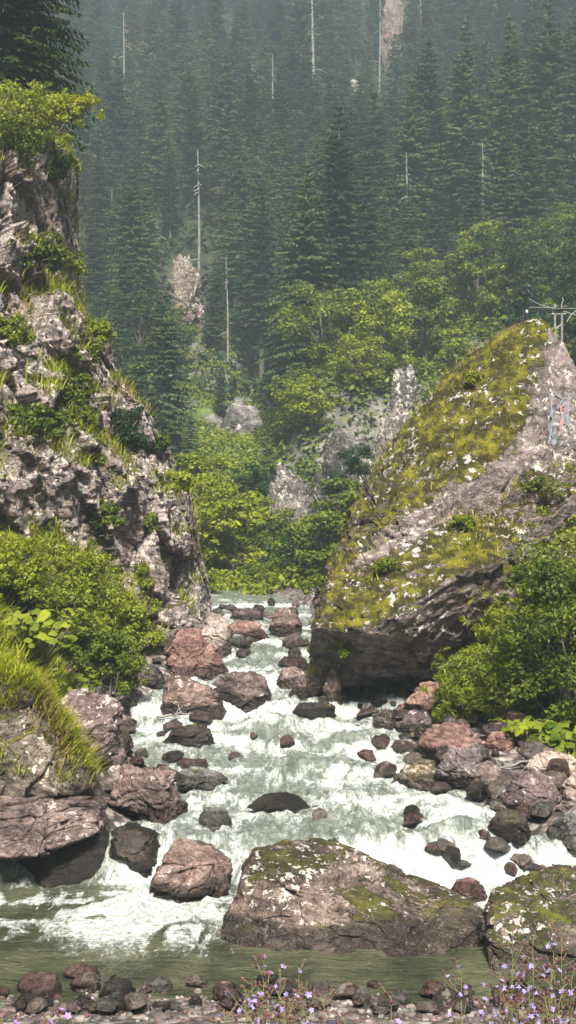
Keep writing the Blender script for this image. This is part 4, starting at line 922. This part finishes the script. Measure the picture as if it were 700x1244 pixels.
grass_on(MOUND, 12000, .17, .018, 3, .35, -.3, 'grass', 'bright hanging grass on the mossy hump at the left', inb, 1.5, .6, 1.1)
grass_on(MOUND, 3000, .2, .018, 4, .1, .1, 'grass_dry', 'dry grass on the side of the mossy hump', inb, 1.5, .6, 1.1)
grass_on(CRAG, 1500, .16, .02, 5, .4, .35, 'grass', 'thin grass in the moss of the great crag', lambda V: V[:, 1] < 30, .8)
grass_on(CRAG, 900, .2, .02, 6, .4, .4, 'grass_dry', 'dry grass in the moss of the great crag', lambda V: V[:, 1] < 30, .8)
def bank_grass(n, x0, x1, y0, y1, L, w_, seed, mat, label):
    rg = np.random.RandomState(seed); y = rg.uniform(y0, y1, n*2); x = rg.uniform(x0, x1, n*2); xl = np.interp(y, RY, RL); xr = np.interp(y, RY, RR)
    m = (np.maximum(xl-x, x-xr) > .9) & (fbm(np.stack([x, y, x*0], 1)*1.1, 3, seed) > -.1); x, y = x[m][:n], y[m][:n]; z = ground(x, y)
    B = np.stack([x, y, z-.02], 1); N = np.tile(np.array([.3, -.3, .8]), (len(B), 1)); v = blades(B, N, L, w_, seed, .9, .7); q = mesh_np('grass', v[0], v[1], M[mat], smooth=False); tag(q, label, 'grass', kind='stuff')
bank_grass(15000, -9, -2.5, 18.5, 30, .30, .028, 7, 'grass', 'long grass on the steep left bank')
bank_grass(6000, 4, 9, 19, 27, .3, .028, 8, 'grass', 'long grass on the right bank behind the shingle')
bank_grass(3000, -3.5, 3.5, 2, 10, .22, .006, 9, 'grass', 'short grass on the near bank below the camera')

# ------------------------------------------------------------------ near shrubs
def at_hit(px, py, Bs=None, back=.0):
    h = hitall(px, py, Bs); return (h[0][0], h[0][1]+back, h[0][2])
def gpos(px, d, dz=-.1):
    x = (px-350)/F*d; return (x, d, float(ground(np.array([x]), np.array([float(d)]))[0])+dz)
# right bank
shrub(gpos(690, 21.6), 1.35, 1.2, 3.0, 'large dark leaved shrub at the right edge in front of the crag', 401, 'leaf_mid', 60, 22000, .085, cr=.26)
shrub(gpos(650, 22.6), .9, .8, 1.9, 'leafy shrub just left of the large one at the right edge', 402, 'leaf_mid', 36, 9000, .075, cr=.28)
shrub(gpos(675, 24.0), 1.2, 1.0, 3.3, 'light green shrub crowning the right bank behind the large one', 403, 'leaf_bright', 40, 12000, .08, cr=.26)
def bushy_grass(base, rx, ry, h, n, L, w_, label, seed, mat='grass', name='grass_bush', cat='bush'):
    rg = np.random.RandomState(seed); a = rg.rand(n)*6.283; r = np.sqrt(rg.rand(n)); t = rg.rand(n)**.8
    x = np.cos(a)*rx*r; y = np.sin(a)*ry*r; z = h*t*np.sqrt(np.clip(1-r*r*.85, 0, 1)); lump = 1+.25*vn(np.stack([x*2.5, y*2.5, z*2.5], 1), seed)
    B = np.stack([x, y, z], 1)*lump[:, None]; N = np.stack([x/rx, y/ry, .3+0*x], 1); v = blades(B, N*.9, L, w_, seed, 1.0, .9)
    root = empty(name, base, label, cat); mesh_np('blades', v[0], v[1], M[mat], root, smooth=False)
    ac = Acc()
    for k in range(10): ac.add(*limb((0, 0, -.2), (rg.normal()*rx*.4, rg.normal()*ry*.4, h*.6), .012, .005, rg))
    V, Fc = ac.get(); mesh_np('stems', V, Fc, M['stem'], root); return root
shrub(gpos(568, 22.9), .75, .6, 1.35, 'feathery yellow green bush left of the big right shrub', 411, 'leaf_bright', 46, 9000, .15, name='bush', cat='bush', asp=.16, up=.1, cr=.26)
shrub(gpos(620, 22.3), .8, .6, 1.3, 'feathery green bush touching the big right shrub', 412, 'leaf_bright', 46, 9000, .15, name='bush', cat='bush', asp=.16, up=.1, cr=.26)
shrub(gpos(606, 23.6), .85, .6, 2.1, 'taller feathery bush behind the other two on the right bank', 413, 'leaf_bright', 50, 10000, .15, name='bush', cat='bush', asp=.16, up=.1, cr=.24)
# big leaved plants
def big_leaf_plant(base, r, n, ls, label, seed, mat='leaf_bright', h=.5):
    rg = np.random.RandomState(seed); a = Acc(); st = Acc()
    for k in range(n):
        an = rg.rand()*6.283; q = r*math.sqrt(rg.rand()); hh = h*rg.uniform(.5, 1.1); c = np.array([math.cos(an)*q, math.sin(an)*q, hh]); s_ = ls*rg.uniform(.6, 1.2)
        tl = np.array([math.cos(an)*.35+rg.normal()*.2, math.sin(an)*.35-.25+rg.normal()*.2, 1.0]); tl /= np.linalg.norm(tl); u = np.cross(tl, [0.3, 1, 0]); u /= np.linalg.norm(u); v = np.cross(tl, u)
        m = 10; th = np.arange(m)*2*math.pi/m; rr = s_*(.5+.05*np.cos(th*5))*(1-.45*np.exp(-((np.arange(m)-0)/1.0)**2))
        ring = c+(np.cos(th)*rr)[:, None]*u+(np.sin(th)*rr)[:, None]*v-tl*(.12*s_)+tl*(rg.normal(size=m)*.03*s_)[:, None]
        V = np.vstack([[c], ring]); Fc = [[0, 1+2*j, 1+2*j+1, 1+(2*j+2) % m] for j in range(m//2)]
        a.add(V, Fc); st.add(*tube(np.array([[c[0]*.2, c[1]*.2, -.1], [c[0]*.6, c[1]*.6, hh*.6], c-tl*.1*s_]), [.012, .01, .006], 4))
    root = empty('big_leaf_plant', base, label, 'plant'); V, Fc = a.get(); mesh_np('leaves', V, Fc, M[mat], root, smooth=True); V, Fc = st.get(); mesh_np('stalks', V, Fc, M['stem'], root); return root
big_leaf_plant(gpos(690, 20.6), .75, 80, .22, 'broad leaved plant at the right edge below the big shrub', 421)
big_leaf_plant(gpos(648, 21.0), .5, 50, .18, 'smaller broad leaved plant left of the one at the right edge', 422)
def lb(px, py, d):       # point on the left bank seen at that pixel, at that distance
    return tuple(P3(px, py, d))
def gz(px, d, py):
    x = (px-350)/F*d; z = float(ground(np.array([x]), np.array([float(d)]))[0]); return (x, d, min(z+.1, CZ+(622-py)/F*d))
big_leaf_plant(gz(36, 20.6, 815), .95, 190, .18, 'bright butterbur like plant with round leaves on the left bank', 423, h=.95)
big_leaf_plant(gz(88, 21.2, 820), .5, 60, .17, 'smaller round leaved plant right of the larger one on the left bank', 424, h=.8)
shrub(gz(132, 24.4, 835), .68, .6, 1.4, 'dark bushy shrub leaning over the gravel on the left bank', 431, 'leaf_mid', 40, 9500, .075, cr=.28)
shrub(gz(60, 24.8, 755), 1.1, .8, 1.15, 'grey green elder shrub on the left bank above the round leaves', 432, 'leaf_mid', 44, 13000, .08, cr=.26)
shrub(gz(4, 24.2, 740), .9, .8, 1.2, 'leafy shrub at the left edge above the round leaves', 433, 'leaf_bright', 36, 11000, .08, cr=.28)
shrub(gz(160, 27.5, 790), .7, .6, 1.2, 'low light green shrub at the foot of the cliff', 434, 'leaf_bright', 26, 6000, .075)
shrub(gz(95, 26.5, 745), 1.0, .8, 1.3, 'yellow green shrub below the cliff face', 435, 'leaf_bright', 30, 8000, .08)
shrub(gz(100, 25.6, 740), .9, .6, .9, 'yellowish hummock bush at the top of the left bank', 436, 'grass', 30, 5000, .15, name='bush', cat='bush', asp=.16, up=.1, cr=.3)
shrub(gz(20, 25.6, 700), 1.0, .6, .8, 'yellowish hummock bush at the left edge under the cliff', 437, 'grass', 30, 5000, .15, name='bush', cat='bush', asp=.16, up=.1, cr=.3)
shrub(gz(185, 33, 760), .8, .6, .9, 'low shrub beside the gravel bar under the cliff', 438, 'leaf_mid', 22, 5000, .08)
big_leaf_plant(gz(70, 18.6, 880), .22, 12, .10, 'little round leaved plant behind the grassy hump', 439, h=.2)
# shrubs on the cliff: pixel of the foot, size
cl = [(30, 168, 1.5, 1.6, 'leaf_bright', 'bright bush on the top of the cliff at the left edge'), (5, 190, 1.4, 1.5, 'leaf_mid', 'green bush cut by the left edge near the cliff top'), (62, 215, .7, .9, 'leaf_mid', 'grey green bush hanging below the cliff top'), (40, 320, 1.1, .9, 'leaf_mid', 'low bush on the upper ledge of the cliff'),
      (75, 330, .6, .7, 'leaf_bright', 'small bright bush at the cliff rim by the upper ledge'), (20, 525, 1.3, .9, 'leaf_mid', 'wide bush on the middle ledge at the left edge'), (60, 520, .8, .7, 'leaf_mid', 'bush right of the wide one on the middle ledge'), (150, 535, .75, 1.1, 'leaf_dark', 'dark round bush on the middle of the cliff'),
      (100, 560, .6, 1.6, 'leaf_mid', 'shrub growing up the gully of the cliff'), (92, 500, .5, 1.2, 'leaf_mid', 'grey shrub at the top of the gully'), (115, 420, .55, .8, 'leaf_bright', 'small bright bush on the cliff rim'), (185, 545, .5, .6, 'leaf_mid', 'small bush on the right shoulder of the cliff'), (130, 640, .4, .8, 'leaf_mid', 'thin shrub low in the gully'),
      (90, 440, .6, .6, 'leaf_mid', 'bush in the crack under the upper ledge'), (10, 410, .7, .7, 'leaf_mid', 'bush at the left edge between two ledges'), (215, 590, .5, .5, 'leaf_bright', 'bright tuft bush on the lower right shoulder of the cliff'), (175, 705, .5, .6, 'leaf_bright', 'small bush at the right foot of the cliff'), (180, 640, .35, .5, 'leaf_mid', 'tiny shrub on the tower face of the cliff')]
for i, (px, py, r, h, mt, lab) in enumerate(cl):
    hh = hitall(px, py, (LB,))
    if hh is None: continue
    p = hh[0]; s_ = p[1]/33; shrub((p[0], p[1]+.1, p[2]-.15), r*s_, r*.8*s_, h*s_, lab, 450+i, mt, 22, int(3500*r+1500), .10)
# small yellow-leaved branch reaching off the cliff top
hh = hitall(60, 168, (LB,)); p = hh[0] if hh else Vector(P3(60, 160, 36))
shrub((p[0]+.3, p[1]-.2, p[2]), .95, .5, .95, 'yellow leaved sapling leaning out from the cliff top', 480, 'leaf_yellow', 16, 1500, .12, name='sapling', cat='sapling', lean=(.55, 0), z0=.5)
# spruces on the cliff top
NS = []
for k in range(2):
    c, t = spruce_data(190+k, 17, 3.0, 62, 18, 15, .02, 0, .05, .13); NS.append((hold(c, 'needle_near', 'crown'), hold(t, 'bark', 'trunk'), 17.0))
for i, (px, d, zb, s_, lab) in enumerate([(10, 42, 17.6, 1.0, 'dark spruce on top of the left cliff, nearest the cliff edge'), (-30, 43, 17.4, 1.05, 'dark spruce on top of the left cliff at the left edge'), (-60, 41, 17.2, 1.0, 'dark spruce mostly cut off by the left edge, on the cliff top'), (-5, 46, 17.6, 1.15, 'taller dark spruce behind the two on the cliff top')]):
    plant_tree('spruce_tree', NS[i % 2], ((px-350)/F*d, d, zb), s_, i*1.7, lab, 'tree', None, 1.0)
# small shrubs on the great crag
for i, (px, py, r, h, mt, lab) in enumerate([(575, 462, .25, .25, 'leaf_bright', 'little fern tuft on the upper moss of the crag'), (392, 715, .5, .35, 'leaf_mid', 'heather like bush at the left shoulder of the crag'), (470, 690, .35, .25, 'leaf_bright', 'pale green bush on the lower moss of the crag'), (560, 640, .3, .3, 'leaf_bright', 'small plant on the pale ledge of the crag'), (660, 600, .5, .4, 'leaf_mid', 'bush on the right shoulder of the crag'), (420, 790, .3, .3, 'leaf_mid', 'fern hanging in front of the crag hollow')]):
    hh = pray(CB, px, py)
    if hh[0] is None: continue
    p = hh[0]; shrub((p[0], p[1], p[2]-.08), r, r, h, lab, 500+i, mt, 14, 1500, .06)

# ------------------------------------------------------------------ post and cables behind the summit of the crag
def post():
    M['steel'] = plain_mat('weathered_steel', (.18, .17, .16), (.34, .33, .31), 9, .5, .5, .1, Metallic=.6); M['cable'] = plain_mat('pale_cable', (.2, .2, .2), (.36, .36, .35), 5, .5); M['black'] = plain_mat('black_paint', (.01, .01, .01), (.03, .03, .03), 8, .5); M['white'] = plain_mat('white_cap', (.35, .35, .35), (.5, .5, .5), 8, .5)
    t = P3(677, 372, 31.5); root = empty('cable_post', (t[0], t[1], t[2]-2.2), 'rusty double steel post behind the summit of the great crag', 'post')
    def part(nm, mat, lst):
        a = Acc(); [a.add(*tube(np.array(p, float), r, 6)) for p, r in lst]; V, Fc = a.get(); return mesh_np(nm, V, Fc, mat, root)
    part('post', M['steel'], [([(-.06, 0, -1), (-.06, 0, 2.25)], .035)]); part('post', M['steel'], [([(.12, 0, -1), (.12, 0, 2.2)], .035)])
    part('crossbar', M['steel'], [([(-.14, 0, 2.0), (.22, 0, 2.0)], .03), ([(-.06, 0, 1.6), (.12, 0, 1.75)], .02)]); part('bracket', M['black'], [([(-.08, -.05, 2.1), (.2, -.05, 2.12)], .05)]); part('hook', M['cable'], [([(.1, 0, 2.2), (.13, 0, 2.3), (.16, 0, 2.36), (.12, 0, 2.42)], .012)])
    def cable(pts, lab, r=.02):
        P = np.array([P3(*q) for q in pts]); tt = np.linspace(0, len(P)-1, 24); q = np.stack([np.interp(tt, range(len(P)), P[:, k]) for k in range(3)], 1); q = np.array([q[max(0, i-1):i+2].mean(0) for i in range(len(q))])
        V, Fc = tube(q, r, 5); o = mesh_np('cable', V, Fc, M['cable']); recenter(o, q[0]); tag(o, lab, 'cable')
    cable([(641, 362, 31), (655, 370, 31.2), (677, 376, 31.5), (700, 383, 31.8), (760, 398, 32.5)], 'pale sagging cable running from the crag summit to the right edge', .011)
    cable([(640, 373, 40), (700, 375, 40), (780, 377, 40)], 'thin dark wire behind the steel post', .008)
    cable([(688, 392, 31), (694, 382, 31.2), (706, 372, 31.5), (740, 350, 32)], 'short pale cable slanting up at the right edge', .009)
    cable([(196, 575, 57), (300, 592, 60), (420, 603, 64), (520, 600, 68)], 'thin cable crossing the valley in front of the rock wall', .007)
    c = P3(640, 381, 29.2); r2 = empty('insulator', tuple(c-np.array([0, 0, .15])), 'small black insulator with a white cap on the crag summit', 'insulator')
    V, Fc = tube(np.array([[0, 0, -.1], [0, 0, .1], [0, 0, .17]]), [.035, .05, .045], 8); mesh_np('body', V, Fc, M['black'], r2); V, Fc = tube(np.array([[0, 0, .171], [0, 0, .21], [0, 0, .235], [0, 0, .24]]), [.03, .035, .02, .004], 8); mesh_np('cap', V, Fc, M['white'], r2)
post()

# driftwood on the stream's left stones
def drift(px, py, L, ang, lab, seed):
    d = surf_d(px, py, off=.12); c = P3(px, py, d); rg = np.random.RandomState(seed); a = Acc(); u = np.array([math.cos(ang), math.sin(ang)*.5, .1])
    a.add(*limb(c-u*L/2, c+u*L/2, .03, .012, rg, 7, .04)); a.add(*limb(c, c+np.array([.2, .1, .2])*L, .016, .006, rg)); a.add(*limb(c+u*L*.2, c+u*L*.2+np.array([-.1, .15, .22])*L, .014, .005, rg))
    V, Fc = a.get(); o = mesh_np('driftwood', V, Fc, M['deadwood']); recenter(o, c); tag(o, lab, 'driftwood')
drift(212, 868, .8, -.5, 'reddish stick caught on the squat brown block', 1); drift(600, 935, .7, .5, 'twig lying on the right shingle', 2); drift(232, 738, 1.6, .2, 'pale log jammed at the foot of the cliff corner', 3); drift(645, 925, .9, .2, 'pale branch on the shingle below the broad leaved plants', 4)

# ------------------------------------------------------------------ flowering plants on the near bank
def flower_plant(px, ptop, d, label, seed, nst=5, spread=.16, petal='petal', fl=1.0, dense=1.0, top_only=False):
    rg = np.random.RandomState(seed); x = (px-350)/F*d; zg = float(ground(np.array([x]), np.array([float(d)]))[0]); zt = CZ+(622-ptop)/F*d; H = zt-zg
    root = empty('wild_flower', (x, d, zg-.02), label, 'flower', None); st = Acc(); cx = Acc(); pe = Acc(); lf = []
    for k in range(nst):
        a = rg.rand()*6.283; hh = H*rg.uniform(.72, 1.0) if k else H; e = np.array([math.cos(a)*spread*rg.uniform(.3, 1), math.sin(a)*spread*.6, hh])
        if k == 0: e[:2] *= .2
        p = np.array([[rg.normal()*.02, rg.normal()*.02, 0], e*np.array([.35, .35, .5]), e]); tt = np.linspace(0, 2, 9); q = np.stack([np.interp(tt, [0, 1, 2], p[:, j]) for j in range(3)], 1); st.add(*tube(q, np.linspace(.005, .0016, 9), 5))
        for j in range(int(24*dense)):
            t = rg.uniform(.55, 1.0); b = np.array([np.interp(t*2, [0, 1, 2], p[:, i]) for i in range(3)]); an = rg.rand()*6.283; L = rg.uniform(.03, .13)*(1.25-t)*1.6
            tip = b+np.array([math.cos(an)*L, math.sin(an)*L, L*rg.uniform(.5, 1.1)]); st.add(*tube(np.array([b, (b+tip)/2+[0, 0, -.004], tip]), [.0015, .0012, .001], 4))
            dr = (tip-b)/np.linalg.norm(tip-b); 
            for m in range(rg.randint(1, 4)):
                d2 = dr+rg.normal(size=3)*.45; d2 /= np.linalg.norm(d2); o_ = tip-dr*rg.uniform(0, .03); ln = rg.uniform(.010, .018)
                cx.add(*tube(np.array([o_, o_+d2*ln*.4, o_+d2*ln*.8, o_+d2*ln]), [.0014, .0048, .004, .001], 5))
                if m == 0 and rg.rand() < .34*fl:
                    fc = o_+d2*ln; u = np.cross(d2, [0, 0, 1.0]); u /= np.linalg.norm(u)+1e-6; v = np.cross(d2, u); rr = rg.uniform(.009, .014)
                    for i in range(5):
                        th = i*1.2566+rg.rand()*.2; pd = np.cos(th)*u+np.sin(th)*v; sd_ = -np.sin(th)*u+np.cos(th)*v
                        pe.add([fc, fc+pd*rr*.6+sd_*rr*.34+d2*rr*.25, fc+pd*rr*1.05+d2*rr*.2, fc+pd*rr*.6-sd_*rr*.34+d2*rr*.25], [[0, 1, 2, 3]])
    for nm, ac, mt in (('stems', st, 'stem'), ('foliage', cx, 'calyx'), ('blossom', pe, petal)):
        if ac.n: V, Fc = ac.get(); mesh_np(nm, V, Fc, M[mt], root, smooth=nm != 'blossom')
fp = [(316, 1158, 4.9, 5, .12, 'tall lilac flower at the left of the middle clump'), (335, 1172, 4.6, 6, .14, 'lilac flower in the middle clump, second from its left'), (366, 1170, 4.7, 6, .13, 'lilac flower in the heart of the middle clump'), (296, 1196, 4.4, 6, .12, 'short flower with reddish buds left of the middle clump'), (395, 1205, 4.3, 6, .12, 'short lilac flower right in the middle clump'), (350, 1208, 4.1, 7, .14, 'lowest bushy flower of the middle clump'), (275, 1222, 4.0, 5, .10, 'low reddish budded flower farthest left in the middle clump'), (418, 1226, 4.0, 5, .1, 'low flower farthest right in the middle clump'), (318, 1215, 4.2, 7, .12, 'low reddish flower below the tall lilac one'),
      (622, 1112, 4.9, 5, .15, 'tallest lilac flower in front of the mossy right boulder'), (650, 1138, 4.6, 6, .15, 'lilac flower right of the tallest one'), (684, 1120, 4.7, 5, .13, 'tall flower at the right edge'), (606, 1168, 4.4, 5, .12, 'shorter flower left of the tallest right hand one'), (640, 1195, 4.2, 6, .14, 'low flower below the right hand clump'), (690, 1180, 4.2, 6, .12, 'low flower at the right edge'), (475, 1204, 4.3, 1, .02, 'single slender flower between the two clumps'), (560, 1172, 4.6, 2, .05, 'thin flower stem left of the right hand clump'), (668, 1222, 4.0, 6, .12, 'lowest flower of the right hand clump')]
for i, (px, pt, d, n, sp, lab) in enumerate(fp): flower_plant(px, pt, d, lab, 600+i, n, sp)
for i, (px, pt, lab) in enumerate([(4, 1228, 'violet flower head in the bottom left corner'), (56, 1232, 'violet flower head left of a similar one at the bottom edge'), (84, 1230, 'violet flower head right of a similar one at the bottom edge')]):
    flower_plant(px, pt, 4.0, lab, 640+i, 9, .05, 'petal2', 1.8, 1.5)

# ------------------------------------------------------------------ haze
def haze():
    bm = bmesh.new(); bmesh.ops.create_cube(bm, size=1); me = bpy.data.meshes.new('haze'); bm.to_mesh(me); bm.free(); o = bpy.data.objects.new('haze', me); COL.objects.link(o)
    lo = np.array((-202, -32, -8.0)); hi = np.array((202, 347, 262.0)); o.location = tuple((lo+hi)/2); o.scale = tuple(hi-lo)
    m = bpy.data.materials.new('mountain_haze'); m.use_nodes = True; t = m.node_tree; t.nodes.clear(); out = t.nodes.new('ShaderNodeOutputMaterial'); v = t.nodes.new('ShaderNodeVolumePrincipled')
    v.inputs['Color'].default_value = (.70, .86, 1, 1); v.inputs['Density'].default_value = .0009; v.inputs['Anisotropy'].default_value = 0; t.links.new(v.outputs[0], out.inputs['Volume']); me.materials.append(m); tag(o, kind='stuff'); o.display_type = 'WIRE'
haze()
